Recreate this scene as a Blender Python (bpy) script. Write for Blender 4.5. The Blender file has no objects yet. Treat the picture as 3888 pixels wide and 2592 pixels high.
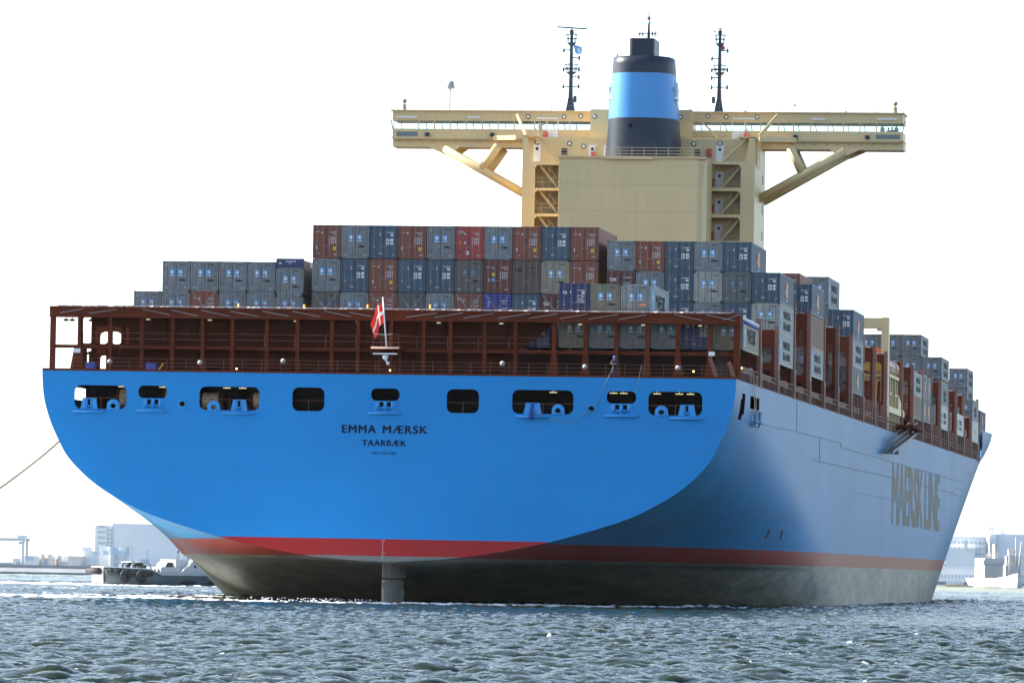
import bpy, math, random
import numpy as np
from mathutils import Vector, Matrix
from mathutils.geometry import tessellate_polygon
random.seed(7); RNG = np.random.default_rng(7)
R = math.radians
SC = bpy.context.scene; COL = SC.collection

# ------------------------------------------------------------ camera, sky, sun, exposure
CAM = Vector((76.5677, -447.0238, 2.8848))
YAW, PITCH, ROLL = -0.1475, 0.0404, 0.0181
cy_, sy_ = math.cos(YAW), math.sin(YAW); cp_, sp_ = math.cos(PITCH), math.sin(PITCH)
FW = Vector((sy_*cp_, cy_*cp_, sp_)); RT = Vector((cy_, -sy_, 0)); UP = RT.cross(FW)
R2 = math.cos(ROLL)*RT + math.sin(ROLL)*UP; U2 = -math.sin(ROLL)*RT + math.cos(ROLL)*UP
cam = bpy.data.cameras.new('camera'); cam.lens = 199.06; cam.sensor_width = 36; cam.clip_start = 1; cam.clip_end = 40000
co = bpy.data.objects.new('camera', cam); COL.objects.link(co)
m4 = Matrix((R2, U2, -FW)).transposed().to_4x4(); m4.translation = CAM; co.matrix_world = m4
SC.camera = co

SUN_AZ, SUN_EL = R(-80), R(36)          # azimuth from the bow direction (+Y) towards starboard (+X): ahead and to port
w = bpy.data.worlds.new('World'); SC.world = w; w.use_nodes = True
nt = w.node_tree; bg = nt.nodes['Background']
sky = nt.nodes.new('ShaderNodeTexSky'); sky.sky_type = 'NISHITA'; sky.sun_disc = False
sky.sun_elevation = SUN_EL; sky.sun_rotation = SUN_AZ; sky.altitude = 0
sky.air_density = 0.8; sky.dust_density = 1.3; sky.ozone_density = 0.5
nt.links.new(sky.outputs[0], bg.inputs[0]); bg.inputs[1].default_value = 0.15
sl = bpy.data.lights.new('sun', 'SUN'); sl.energy = 5.0; sl.angle = R(0.53); sl.color = (1, .95, .86)
so = bpy.data.objects.new('sun', sl); COL.objects.link(so)
sd = Vector((math.sin(SUN_AZ)*math.cos(SUN_EL), math.cos(SUN_AZ)*math.cos(SUN_EL), math.sin(SUN_EL)))
so.rotation_euler = sd.to_track_quat('Z', 'Y').to_euler(); so.location = (0, 0, 200)
vs = SC.view_settings; vs.view_transform = 'Standard'; vs.look = 'None'; vs.gamma = 1; vs.exposure = 1.55
SC.cycles.max_bounces = 8; SC.cycles.diffuse_bounces = 3; SC.cycles.glossy_bounces = 4; SC.cycles.transparent_max_bounces = 12
SC.cycles.volume_bounces = 0; SC.cycles.caustics_reflective = False; SC.cycles.caustics_refractive = False
SC.cycles.sample_clamp_indirect = 6; SC.cycles.use_denoising = True

# ------------------------------------------------------------ materials
def nn(t, k, **kw):
    n = t.nodes.new('ShaderNode'+k)
    for a, b in kw.items(): setattr(n, a, b)
    return n
def vmap(t, src, scale):
    mp = nn(t, 'Mapping'); t.links.new(src, mp.inputs[0]); mp.inputs['Scale'].default_value = scale; return mp.outputs[0]
def noise(t, vec, scale, detail=4, rough=.55):
    n = nn(t, 'TexNoise'); n.inputs['Scale'].default_value = scale; n.inputs['Detail'].default_value = detail
    n.inputs['Roughness'].default_value = rough; t.links.new(vec, n.inputs['Vector']); return n.outputs['Fac']
def rng(t, v, a, b, c, d):
    n = nn(t, 'MapRange'); t.links.new(v, n.inputs[0])
    for i, x in enumerate((a, b, c, d)): n.inputs[i+1].default_value = x
    return n.outputs[0]
def mth(t, op, a, b=None, clamp=False):
    n = nn(t, 'Math', operation=op, use_clamp=clamp)
    for i, x in enumerate((a, b)):
        if x is None: continue
        if isinstance(x, (int, float)): n.inputs[i].default_value = x
        else: t.links.new(x, n.inputs[i])
    return n.outputs[0]
def mixc(t, f, a, b, mode='MIX'):
    n = nn(t, 'Mix', data_type='RGBA', blend_type=mode)
    for i, x in ((0, f), (6, a), (7, b)):
        if isinstance(x, (int, float)): n.inputs[i].default_value = x
        elif isinstance(x, tuple): n.inputs[i].default_value = x if len(x) == 4 else (*x, 1)
        else: t.links.new(x, n.inputs[i])
    return n.outputs[2]
def newmat(name):
    m = bpy.data.materials.new(name); m.use_nodes = True
    return m, m.node_tree, m.node_tree.nodes['Principled BSDF']
def P(name, col, rough=.5, metal=0., var=.14, scale=.6, streak=.0, rust=0., rnd=0., bump=0., spec=.5):
    """weathered paint: blotchy tone, vertical run marks, rust spots, a slightly different tone for every object"""
    m, t, b = newmat(name)
    oc = nn(t, 'TexCoord').outputs['Object']
    c = mixc(t, 1.0, (*col, 1), rng(t, noise(t, oc, scale), .3, .7, 1-var, 1+var), 'MULTIPLY')
    if streak:
        s = noise(t, vmap(t, oc, (2.2, 2.2, .14)), 1.3, 5, .65)
        c = mixc(t, rng(t, s, .5, .75, 0, streak), c, tuple(x*.45+.012 for x in col))
    if rust:
        s = noise(t, vmap(t, oc, (1.5, 1.5, .5)), 1.7, 7, .7)
        c = mixc(t, rng(t, s, .58, .72, 0, rust), c, (.13, .055, .025))
    if rnd:
        oi = nn(t, 'ObjectInfo').outputs['Random']
        c = mixc(t, 1.0, c, rng(t, oi, 0, 1, 1-rnd, 1+rnd), 'MULTIPLY')
    t.links.new(c, b.inputs['Base Color'])
    b.inputs['Roughness'].default_value = rough; b.inputs['Metallic'].default_value = metal
    b.inputs['Specular IOR Level'].default_value = spec
    if bump:
        bn = nn(t, 'Bump'); bn.inputs['Strength'].default_value = bump; bn.inputs['Distance'].default_value = .05
        t.links.new(noise(t, oc, 1.1, 3), bn.inputs['Height']); t.links.new(bn.outputs[0], b.inputs['Normal'])
    return m
def emis(name, col, s):
    m, t, b = newmat(name); b.inputs['Base Color'].default_value = (*col, 1)
    b.inputs['Emission Color'].default_value = (*col, 1); b.inputs['Emission Strength'].default_value = s; return m

BLUE = (.005, .225, .56)
M = {}
M['blue'] = P('transom_blue_paint', BLUE, .42, var=.05, scale=.12, streak=.10, bump=.06)
M['fitting'] = P('blue_fitting_paint', (.010, .26, .62), .4, var=.06, streak=.12)
M['brown'] = P('red_brown_steel', (.120, .025, .009), .8, spec=.08, var=.2, streak=.4, rnd=.06)
M['brownd'] = P('shop_primer_brown', (.062, .013, .005), .8, spec=.06, var=.2, streak=.4)
M['coam'] = P('coaming_brown', (.022, .006, .004), .8, spec=.1, var=.25, streak=.4)
M['cream'] = P('cream_paint', (.595, .445, .215), .42, var=.05, scale=.2, streak=.16, bump=.03)
M['creamd'] = P('cream_gallery_paint', (.45, .34, .17), .5, var=.05, streak=.1)
M['white'] = P('white_paint', (.75, .75, .73), .45, var=.06, streak=.1)
M['navy'] = P('funnel_navy_paint', (.008, .016, .030), .42, spec=.3, var=.12, streak=.1)
M['fblue'] = P('funnel_blue_paint', (.04, .245, .54), .38, var=.05, scale=.2)
M['mast'] = P('mast_dark_paint', (.014, .022, .03), .4, var=.2)
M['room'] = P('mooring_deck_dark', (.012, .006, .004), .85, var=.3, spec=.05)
M['dark'] = P('dark_opening', (.012, .011, .011), .7, var=.2)
M['gear'] = P('pale_lashing_gear', (.50, .48, .45), .6, var=.4, scale=3)
M['rod'] = P('galvanised_rod', (.26, .25, .25), .6, .2, var=.2)
M['rope'] = P('manila_rope', (.85, .62, .44), .9, var=.3, scale=6)
M['rail'] = P('rail_brown_paint', (.16, .05, .025), .5, var=.2)
M['yellow'] = P('yellow_paint', (.72, .42, .02), .5, var=.15)
M['orange'] = P('lifeboat_orange', (.80, .16, .025), .4, var=.1)
M['red'] = P('red_paint', (.50, .03, .02), .5, var=.1)
M['lamp'] = emis('lit_lamp_tube', (1, .88, .45), .34)
M['lampdim'] = emis('lit_flood_lamp', (1, .88, .55), .18)
M['lampo'] = emis('sodium_lamp', (1, .5, .12), 4.0)
M['ink'] = P('black_lettering', (.005, .008, .02), .7, spec=.1, var=.1)
M['globe'] = P('globe_lamp_white', (.40, .40, .38), .4)
M['vessel'] = P('moored_ship_paint', (.42, .43, .42), .6, var=.15, streak=.3)
M['vhouse'] = P('moored_ship_house', (.50, .48, .42), .6, var=.12, streak=.3)
M['tow'] = P('tow_rope', (.16, .13, .10), .9, var=.2)
M['tan'] = P('weathered_side_lettering', (.085, .070, .045), .55, var=.18, scale=1.2, streak=.35)
M['markw'] = P('white_marking', (.62, .62, .60), .6, var=.15)
M['marky'] = P('yellow_marking', (.60, .38, .03), .6, var=.15)
M['markr'] = P('red_marking', (.55, .07, .03), .6, var=.15)
M['marko'] = P('orange_marking', (.85, .30, .09), .6, var=.12)
M['markb'] = P('blue_marking', (.03, .06, .32), .6, var=.12)
M['emb'] = P('emblem_sky_blue', (.09, .30, .52), .5, var=.06)
M['star'] = P('emblem_white', (.80, .80, .80), .5, var=.05)
M['seam'] = P('weld_seam', (.05, .13, .23), .6, var=.2)
M['rudder'] = P('rudder_grey', (.075, .07, .062), .6, var=.2, streak=.5)
M['canvas'] = P('white_canvas', (.78, .78, .76), .8, var=.08)
M['screen'] = P('gangway_alloy', (.15, .16, .16), .5, .3, var=.2)
def glassmat(name, tint, a):
    m, t, b = newmat(name); t.nodes.remove(b)
    out = t.nodes['Material Output']; tr = nn(t, 'BsdfTransparent'); gl = nn(t, 'BsdfGlossy'); mx = nn(t, 'MixShader')
    tr.inputs[0].default_value = (*tint, 1); gl.inputs['Roughness'].default_value = .02
    fr = nn(t, 'Fresnel'); fr.inputs[0].default_value = 1.45
    t.links.new(mth(t, 'ADD', fr.outputs[0], a, True), mx.inputs[0]); t.links.new(tr.outputs[0], mx.inputs[1]); t.links.new(gl.outputs[0], mx.inputs[2])
    t.links.new(mx.outputs[0], out.inputs[0]); return m
M['glass'] = glassmat('window_glass', (.86, .97, .95), .0)

def plates(t, oc, order, dark):
    # shell plating: faint weld lines in a running bond
    sp = nn(t, 'SeparateXYZ'); t.links.new(oc, sp.inputs[0]); cb = nn(t, 'CombineXYZ')
    t.links.new(sp.outputs[1 if order[1] else 0], cb.inputs[0]); t.links.new(sp.outputs[2], cb.inputs[1])
    br = nn(t, 'TexBrick'); t.links.new(cb.outputs[0], br.inputs['Vector']); br.inputs['Scale'].default_value = 1
    for k, v in (('Brick Width', 11.5), ('Row Height', 2.55), ('Mortar Size', .035), ('Mortar Smooth', .3), ('Bias', 0)): br.inputs[k].default_value = v
    br.inputs['Color1'].default_value = (1, 1, 1, 1); br.inputs['Color2'].default_value = (.965, .97, .98, 1); br.inputs['Mortar'].default_value = (dark, dark, dark, 1)
    return br.outputs['Color']
def hull_mat():
    m, t, b = newmat('hull_topside_and_antifouling')
    oc = nn(t, 'TexCoord').outputs['Object']
    sp = nn(t, 'SeparateXYZ'); t.links.new(oc, sp.inputs[0]); z = sp.outputs[2]
    st = noise(t, vmap(t, oc, (.35, .35, .03)), 1.2, 6, .65)
    blot = noise(t, oc, .08, 5)
    blu = mixc(t, 1.0, (.003, .178, .385), rng(t, blot, .3, .7, .86, 1.14), 'MULTIPLY')
    blu = mixc(t, rng(t, st, .52, .75, 0, .35), blu, (.05, .12, .20))
    blu = mixc(t, 1.0, blu, plates(t, oc, (0, 1, 2), .88), 'MULTIPLY')
    red = mixc(t, rng(t, st, .42, .7, 0, .7), (.25, .018, .010), (.13, .045, .025))
    gr = mixc(t, rng(t, noise(t, vmap(t, oc, (.25, .12, .5)), 1.5, 7, .7), .38, .68, 0, 1), (.275, .265, .215), (.09, .108, .098))
    gr = mixc(t, rng(t, noise(t, vmap(t, oc, (.9, .9, .12)), 1.0, 5, .7), .56, .7, 0, .6), gr, (.14, .07, .03))
    c = mixc(t, mth(t, 'LESS_THAN', z, 5.06), blu, red)
    c = mixc(t, mth(t, 'LESS_THAN', z, 3.80), c, gr)
    t.links.new(c, b.inputs['Base Color']); b.inputs['Roughness'].default_value = .40
    b.inputs['Specular IOR Level'].default_value = .10
    bn = nn(t, 'Bump'); bn.inputs['Strength'].default_value = .10; bn.inputs['Distance'].default_value = .2
    t.links.new(noise(t, vmap(t, oc, (.3, .3, .15)), 1.4, 3), bn.inputs['Height']); t.links.new(bn.outputs[0], b.inputs['Normal'])
    return m
M['hull'] = hull_mat()
def transom_mat():
    m, t, b = newmat('transom_blue_over_red')
    oc = nn(t, 'TexCoord').outputs['Object']
    sp = nn(t, 'SeparateXYZ'); t.links.new(oc, sp.inputs[0])
    blu = mixc(t, 1.0, (*BLUE, 1), rng(t, noise(t, oc, .1, 5), .3, .7, .93, 1.07), 'MULTIPLY')
    st = noise(t, vmap(t, oc, (.8, .8, .035)), 1.3, 6, .7)
    blu = mixc(t, rng(t, st, .55, .78, 0, .34), blu, (.03, .19, .40))
    blu = mixc(t, 1.0, blu, plates(t, oc, (1, 0, 2), .90), 'MULTIPLY')
    red = mixc(t, rng(t, noise(t, vmap(t, oc, (.12, 1, .6)), 2, 5), .45, .7, 0, .5), (.33, .012, .012), (.27, .03, .022))
    c = mixc(t, mth(t, 'LESS_THAN', sp.outputs[2], 5.22), blu, red)
    c = mixc(t, mth(t, 'LESS_THAN', sp.outputs[2], 3.86), c, (.15, .155, .14))
    t.links.new(c, b.inputs['Base Color']); b.inputs['Roughness'].default_value = .5; b.inputs['Specular IOR Level'].default_value = .25
    bn = nn(t, 'Bump'); bn.inputs['Strength'].default_value = .05; bn.inputs['Distance'].default_value = .2
    t.links.new(noise(t, vmap(t, oc, (.25, .25, .4)), 1.4, 3), bn.inputs['Height']); t.links.new(bn.outputs[0], b.inputs['Normal'])
    return m
M['transom'] = transom_mat()

# ------------------------------------------------------------ mesh helpers
class MB:
    def __init__(s): s.v, s.f, s.mi, s.sm = [], [], [], []
    def add(s, vs, fs, mi=0, smooth=False):
        o = len(s.v); s.v += [tuple(v) for v in vs]
        for f in fs: s.f.append([o+i for i in f]); s.mi.append(mi); s.sm.append(smooth)
        return s
    def box(s, x0, x1, y0, y1, z0, z1, mi=0):
        return s.add([(x, y, z) for z in (z0, z1) for y in (y0, y1) for x in (x0, x1)],
                     [(0, 2, 3, 1), (4, 5, 7, 6), (0, 1, 5, 4), (2, 6, 7, 3), (0, 4, 6, 2), (1, 3, 7, 5)], mi)
    def bar(s, a, b, wx, wz=None, mi=0):
        """square bar from a to b"""
        a, b = Vector(a), Vector(b); wz = wz or wx; d = (b-a).normalized()
        h = Vector((0, 0, 1)) if abs(d.z) < .9 else Vector((0, 1, 0))
        x = d.cross(h).normalized()*wx/2; y = x.cross(d).normalized()*wz/2
        vs = [p+i*x+j*y for p in (a, b) for i, j in ((-1, -1), (1, -1), (1, 1), (-1, 1))]
        return s.add(vs, [(3, 2, 1, 0), (4, 5, 6, 7), (0, 1, 5, 4), (1, 2, 6, 5), (2, 3, 7, 6), (3, 0, 4, 7)], mi)
    def tube(s, a, b, r0, r1=None, n=8, mi=0, cap=True):
        a, b = Vector(a), Vector(b); r1 = r0 if r1 is None else r1; d = (b-a).normalized()
        h = Vector((0, 0, 1)) if abs(d.z) < .9 else Vector((0, 1, 0))
        x = d.cross(h).normalized(); y = x.cross(d)
        vs = [p+r*(math.cos(2*math.pi*i/n)*x+math.sin(2*math.pi*i/n)*y) for p, r in ((a, r0), (b, r1)) for i in range(n)]
        s.add(vs, [(i, (i+1) % n, n+(i+1) % n, n+i) for i in range(n)], mi, n > 6)
        if cap: o = len(s.v)-2*n; s.f += [[o+i for i in range(n)][::-1], [o+n+i for i in range(n)]]; s.mi += [mi, mi]; s.sm += [False, False]
        return s
    def path(s, pts, r, n=6, mi=0):
        for a, b in zip(pts[:-1], pts[1:]): s.tube(a, b, r, r, n, mi)
        return s
    def lathe(s, prof, c, n=16, mi=0, axis='z'):
        vs = []
        for r, h in prof:
            for i in range(n):
                a = 2*math.pi*i/n; p = (r*math.cos(a), r*math.sin(a), h)
                if axis == 'x': p = (p[2], p[0], p[1])
                if axis == 'y': p = (p[0], p[2], p[1])
                vs.append((c[0]+p[0], c[1]+p[1], c[2]+p[2]))
        k = len(prof)
        fs = [(j*n+i, j*n+(i+1) % n, (j+1)*n+(i+1) % n, (j+1)*n+i) for j in range(k-1) for i in range(n)]
        return s.add(vs, fs, mi, True)
    def ball(s, c, r, n=12, mi=0, sz=1):
        return s.lathe([(max(r*math.sin(math.pi*k/8), .001), -r*sz*math.cos(math.pi*k/8)) for k in range(9)], c, n, mi)
    def plate(s, outer, holes, y0, y1, mi=0, axis='y'):
        """flat plate with real holes; outline in (x,z) between y0 and y1 (axis 'x': outline in (y,z))"""
        loops = [outer]+list(holes); flat = [p for l in loops for p in l]; n = len(flat)
        f = (lambda p, d: (p[0], d, p[1])) if axis == 'y' else (lambda p, d: (d, p[0], p[1]))
        tri = tessellate_polygon([[Vector((p[0], p[1], 0)) for p in l] for l in loops])
        vs = [f(p, y0) for p in flat]+[f(p, y1) for p in flat]; fs = []
        for a, b, c in tri:
            A, B, C = flat[a], flat[b], flat[c]
            cr = (B[0]-A[0])*(C[1]-A[1])-(B[1]-A[1])*(C[0]-A[0])
            if cr < 0: a, c = c, a
            if axis == 'x': fs += [(c, b, a), (a+n, b+n, c+n)]
            else: fs += [(a, b, c), (c+n, b+n, a+n)]
        o = 0
        for l in loops:
            k = len(l)
            for i in range(k): fs.append((o+i, o+(i+1) % k, n+o+(i+1) % k, n+o+i))
            o += k
        return s.add(vs, fs, mi)
    def mesh(s, name, mats):
        me = bpy.data.meshes.new(name); me.from_pydata(s.v, [], s.f)
        for m in (mats if isinstance(mats, (list, tuple)) else [mats]): me.materials.append(M[m] if isinstance(m, str) else m)
        me.polygons.foreach_set('material_index', s.mi); me.polygons.foreach_set('use_smooth', s.sm)
        me.update(); return me
    def build(s, name, mats, parent=None, **kw):
        return link(name, s.mesh(name, mats), parent, **kw)
def link(name, me, parent=None, loc=(0, 0, 0), label=None, kind=None):
    o = bpy.data.objects.new(name, me); COL.objects.link(o); o.location = loc
    if parent is not None: o.parent = parent
    if label: o['label'] = label
    if kind: o['kind'] = kind
    return o
def thing(name, label, cat, loc=(0, 0, 0), rz=0, group=None):
    o = bpy.data.objects.new(name, None); COL.objects.link(o); o.location = loc; o.rotation_euler = (0, 0, rz)
    o.empty_display_size = .5
    return tag(o, label, cat, group)
def tag(o, label, cat, group=None):
    o['label'] = label; o['category'] = cat
    if group: o['group'] = group
    return o
def rrect(x0, x1, z0, z1, r, n=5):
    pts = []
    for cx, cz, a0 in ((x1-r, z1-r, 0), (x0+r, z1-r, 90), (x0+r, z0+r, 180), (x1-r, z0+r, 270)):
        for k in range(n+1):
            a = R(a0+90*k/n); pts.append((cx+r*math.cos(a), cz+r*math.sin(a)))
    return pts
def ell(cx, cz, rx, rz, n=14): return [(cx+rx*math.cos(2*math.pi*i/n), cz+rz*math.sin(2*math.pi*i/n)) for i in range(n)]
def star_pts(cx, cz, ro, ri, n=7, a0=90):
    return [(cx+(ro if k % 2 == 0 else ri)*math.cos(R(a0)+math.pi*k/n), cz+(ro if k % 2 == 0 else ri)*math.sin(R(a0)+math.pi*k/n)) for k in range(2*n)]
_tc = {}
def text_mesh(txt, w_, h_, d=.01, bold=0.0, space=1.0):
    """lettering as flat solid mesh: x 0..w, z 0..h, facing -y"""
    key = (txt, w_, h_, bold, space)
    if key in _tc: return _tc[key]
    c = bpy.data.curves.new('lettering', 'FONT'); c.body = txt; c.size = 1; c.offset = bold*.0+(bold if txt not in ('EMMA MÆRSK', 'TAARBÆK', 'MAERSK LINE') else 0); c.space_character = space; c.resolution_u = 3
    o = bpy.data.objects.new('lettering', c); COL.objects.link(o); bpy.context.view_layer.update()
    me = bpy.data.meshes.new_from_object(o); bpy.data.objects.remove(o)
    v = np.empty(len(me.vertices)*3, np.float32); me.vertices.foreach_get('co', v); v = v.reshape(-1, 3)
    lo, hi = v.min(0), v.max(0); q = np.zeros_like(v)
    q[:, 0] = (v[:, 0]-lo[0])/(hi[0]-lo[0])*w_; q[:, 2] = (v[:, 1]-lo[1])/(hi[1]-lo[1])*h_
    fs = [list(p.vertices) for p in me.polygons]
    _tc[key] = (q.tolist(), fs); return _tc[key]
def add_text(mb, txt, org, w_, h_, mi=0, face='-y', bold=0, space=1, thick=0):
    q, fs = text_mesh(txt, w_, h_, bold=bold, space=space)
    for k, (sx, sz) in enumerate(((0, 0), (thick, thick*.4), (-thick, -thick*.4), (thick*.5, -thick*.4), (-thick*.5, thick*.4)) if thick else ((0, 0),)):
        _put_text(mb, q, fs, (org[0]+(sx if face == '-y' else .0012*k), org[1]+(sx if face == '+x' else -.0012*k), org[2]+sz), mi, face)
def _put_text(mb, q, fs, org, mi, face):
    ox, oy, oz = org
    if face == '-y': vs = [(ox+p[0], oy, oz+p[2]) for p in q]
    else: vs = [(ox, oy+p[0], oz+p[2]) for p in q]     # face +x, reads towards +y
    mb.add(vs, fs, mi)
M['side_fit'] = P('side_fitting_paint', (.16, .30, .42), .45, var=.1)
# ------------------------------------------------------------ water
def ocean(N, L, V, wd, sd, seed, spread=2):
    g = np.random.default_rng(seed); k1 = np.fft.fftfreq(N, L/N)*2*np.pi
    kx, ky = np.meshgrid(k1, k1, indexing='ij'); k = np.hypot(kx, ky); k[0, 0] = 1
    Lp = V*V/9.81; c = (kx*math.cos(wd)+ky*math.sin(wd))/k
    Pk = np.exp(-1/(k*Lp)**2)/k**3.05*np.abs(c)**spread*np.exp(-(k*.05)**2); Pk[0, 0] = 0
    h = np.sqrt(Pk)*(g.normal(size=(N, N))+1j*g.normal(size=(N, N)))
    H = np.fft.ifft2(h).real; s = sd/H.std()
    return (H*s, np.fft.ifft2(-1j*kx/k*h).real*s, np.fft.ifft2(-1j*ky/k*h).real*s, L, N)
def samp(tile, X, Y, rot):
    H, DX, DY, L, N = tile; c, s = math.cos(rot), math.sin(rot)
    u = (c*X+s*Y)/L*N; v = (-s*X+c*Y)/L*N
    i = np.floor(u).astype(np.int64); j = np.floor(v).astype(np.int64); fu = u-i; fv = v-j
    i0, i1, j0, j1 = i % N, (i+1) % N, j % N, (j+1) % N
    out = [A[i0, j0]*(1-fu)*(1-fv)+A[i1, j0]*fu*(1-fv)+A[i0, j1]*(1-fu)*fv+A[i1, j1]*fu*fv for A in (H, DX, DY)]
    return out[0], c*out[1]-s*out[2], s*out[1]+c*out[2]
def make_water():
    # one sheet: fine between the viewer's water and the ship, coarse out to the horizon
    d = [-400, -200, -60]; x = 70.
    while x < 9500:
        d.append(x); x += .13 if x < 240 else .22 if x < 330 else .36 if x < 620 else (.36*(x/620)**2.2 if x < 2000 else 120)
    d = np.array(d)
    u = [0.]; x = 0.
    while x < 5500: x += .15 if x < 22 else .30 if x < 62 else .8 if x < 110 else 3 if x < 200 else 25 if x < 500 else 400; u.append(x)
    u = np.array([-a for a in u[:0:-1]]+u)
    D, Uu = np.meshgrid(d, u, indexing='ij'); dx, dy = math.sin(YAW), math.cos(YAW)
    X = CAM.x+D*dx+Uu*dy; Y = CAM.y+D*dy-Uu*dx
    A = ocean(512, 83., 2.9, R(-78), .066, 1, 4); B = ocean(512, 31.3, 1.9, R(-72), .072, 2, 4); C_ = ocean(512, 9.7, 1.2, R(-135), .034, 3, 3)
    h = np.zeros_like(X); ddx = np.zeros_like(X); ddy = np.zeros_like(X)
    for t, rot, k in ((A, .2, 1.5), (B, -.5, 1.35), (C_, .9, 1.1)):
        a, b, c = samp(t, X, Y, rot); h += a; ddx += b*k; ddy += c*k
    gust = .8+.35*np.sin(X*.035+Y*.011+1)*np.sin(Y*.021-X*.008)
    for nm_, t_ in (('A', A), ('B', B), ('C', C_)): print('slope', nm_, np.diff(t_[0], axis=1).std()/(t_[3]/t_[4]))
    h *= gust; fade = np.clip((2600-D)/1500, 0, 1)*np.clip((D+30)/60, 0, 1)*np.clip((600-np.abs(Uu))/300, 0, 1)
    h *= fade; ddx *= fade*gust; ddy *= fade*gust
    # broken water: wake bands, wash along hull; two broad patches also paint the glitter
    def seg(ax, ay, bx, by):
        vx, vy = bx-ax, by-ay; L2 = vx*vx+vy*vy; t = np.clip(((X-ax)*vx+(Y-ay)*vy)/L2, 0, 1)
        return np.hypot(X-ax-t*vx, Y-ay-t*vy), t
    foam_glint = np.zeros_like(X)
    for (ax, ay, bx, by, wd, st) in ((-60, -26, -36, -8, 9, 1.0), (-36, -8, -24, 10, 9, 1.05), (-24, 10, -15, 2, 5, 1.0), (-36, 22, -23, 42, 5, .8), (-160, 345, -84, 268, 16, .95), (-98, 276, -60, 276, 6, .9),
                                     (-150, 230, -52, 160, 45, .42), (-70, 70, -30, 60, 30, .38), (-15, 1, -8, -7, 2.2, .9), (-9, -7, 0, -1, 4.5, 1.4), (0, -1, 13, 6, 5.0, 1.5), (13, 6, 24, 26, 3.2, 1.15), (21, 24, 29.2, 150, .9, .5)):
        q, t = seg(ax, ay, bx, by); foam_glint = np.maximum(foam_glint, st*np.exp(-(q/wd)**2))
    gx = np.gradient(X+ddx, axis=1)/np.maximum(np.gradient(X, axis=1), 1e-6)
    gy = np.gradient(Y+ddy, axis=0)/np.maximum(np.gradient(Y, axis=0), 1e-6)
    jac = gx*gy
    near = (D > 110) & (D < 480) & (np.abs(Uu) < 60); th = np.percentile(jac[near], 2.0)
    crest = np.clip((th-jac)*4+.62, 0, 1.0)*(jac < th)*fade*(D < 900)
    for q in range(1):                                                # white crests, widened to paint sun sparkle as well as breaking water
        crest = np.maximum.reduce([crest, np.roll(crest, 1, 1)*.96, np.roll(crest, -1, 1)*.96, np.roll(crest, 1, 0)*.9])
    foam_glint = np.maximum(foam_glint, crest)
    Z = h; X = X+ddx; Y = Y+ddy
    n, mcol = X.shape; v = np.stack([X, Y, Z], -1).reshape(-1, 3).astype(np.float32)
    idx = np.arange(n*mcol).reshape(n, mcol)
    q = np.stack([idx[:-1, :-1], idx[:-1, 1:], idx[1:, 1:], idx[1:, :-1]], -1).reshape(-1, 4).astype(np.int32)
    me = bpy.data.meshes.new('water'); me.vertices.add(len(v)); me.vertices.foreach_set('co', v.ravel())
    me.loops.add(q.size); me.loops.foreach_set('vertex_index', q.ravel())
    me.polygons.add(len(q)); me.polygons.foreach_set('loop_start', np.arange(0, q.size, 4, dtype=np.int32))
    me.polygons.foreach_set('use_smooth', np.ones(len(q), bool))
    me.update(calc_edges=True)
    at = me.attributes.new('foam_glint', 'FLOAT', 'POINT'); at.data.foreach_set('value', foam_glint.astype(np.float32).ravel())
    m, t, b = newmat('sea_water')
    oc = nn(t, 'TexCoord').outputs['Object']
    fa = nn(t, 'Attribute', attribute_name='foam_glint').outputs['Fac']
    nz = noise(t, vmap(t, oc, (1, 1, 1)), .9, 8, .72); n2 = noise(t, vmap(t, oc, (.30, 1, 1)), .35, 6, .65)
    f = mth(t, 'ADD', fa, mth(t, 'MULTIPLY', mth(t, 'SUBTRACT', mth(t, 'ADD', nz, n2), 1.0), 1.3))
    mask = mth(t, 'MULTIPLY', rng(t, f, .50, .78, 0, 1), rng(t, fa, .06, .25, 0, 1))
    bn = nn(t, 'Bump'); bn.inputs['Strength'].default_value = 1; bn.inputs['Distance'].default_value = .05
    t.links.new(noise(t, vmap(t, oc, (1.0, 2.2, 1)), 2.2, 6, .62), bn.inputs['Height'])
    df = nn(t, 'BsdfDiffuse'); df.inputs[0].default_value = (.012, .022, .014, 1); t.links.new(bn.outputs[0], df.inputs['Normal'])
    gs = nn(t, 'BsdfGlossy'); gs.inputs[0].default_value = (.73, .685, .61, 1); gs.inputs['Roughness'].default_value = .05; t.links.new(bn.outputs[0], gs.inputs['Normal'])
    fr = nn(t, 'Fresnel'); fr.inputs[0].default_value = 1.33; t.links.new(bn.outputs[0], fr.inputs['Normal'])
    mx = nn(t, 'MixShader'); t.links.new(fr.outputs[0], mx.inputs[0]); t.links.new(df.outputs[0], mx.inputs[1]); t.links.new(gs.outputs[0], mx.inputs[2])
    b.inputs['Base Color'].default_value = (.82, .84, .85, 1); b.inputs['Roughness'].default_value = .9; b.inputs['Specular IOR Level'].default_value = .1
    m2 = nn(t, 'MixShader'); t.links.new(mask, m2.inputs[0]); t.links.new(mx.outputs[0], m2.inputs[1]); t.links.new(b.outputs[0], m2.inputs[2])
    t.links.new(m2.outputs[0], t.nodes['Material Output'].inputs[0])
    me.materials.append(m)
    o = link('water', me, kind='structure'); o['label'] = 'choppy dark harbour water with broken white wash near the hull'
make_water()

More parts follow.
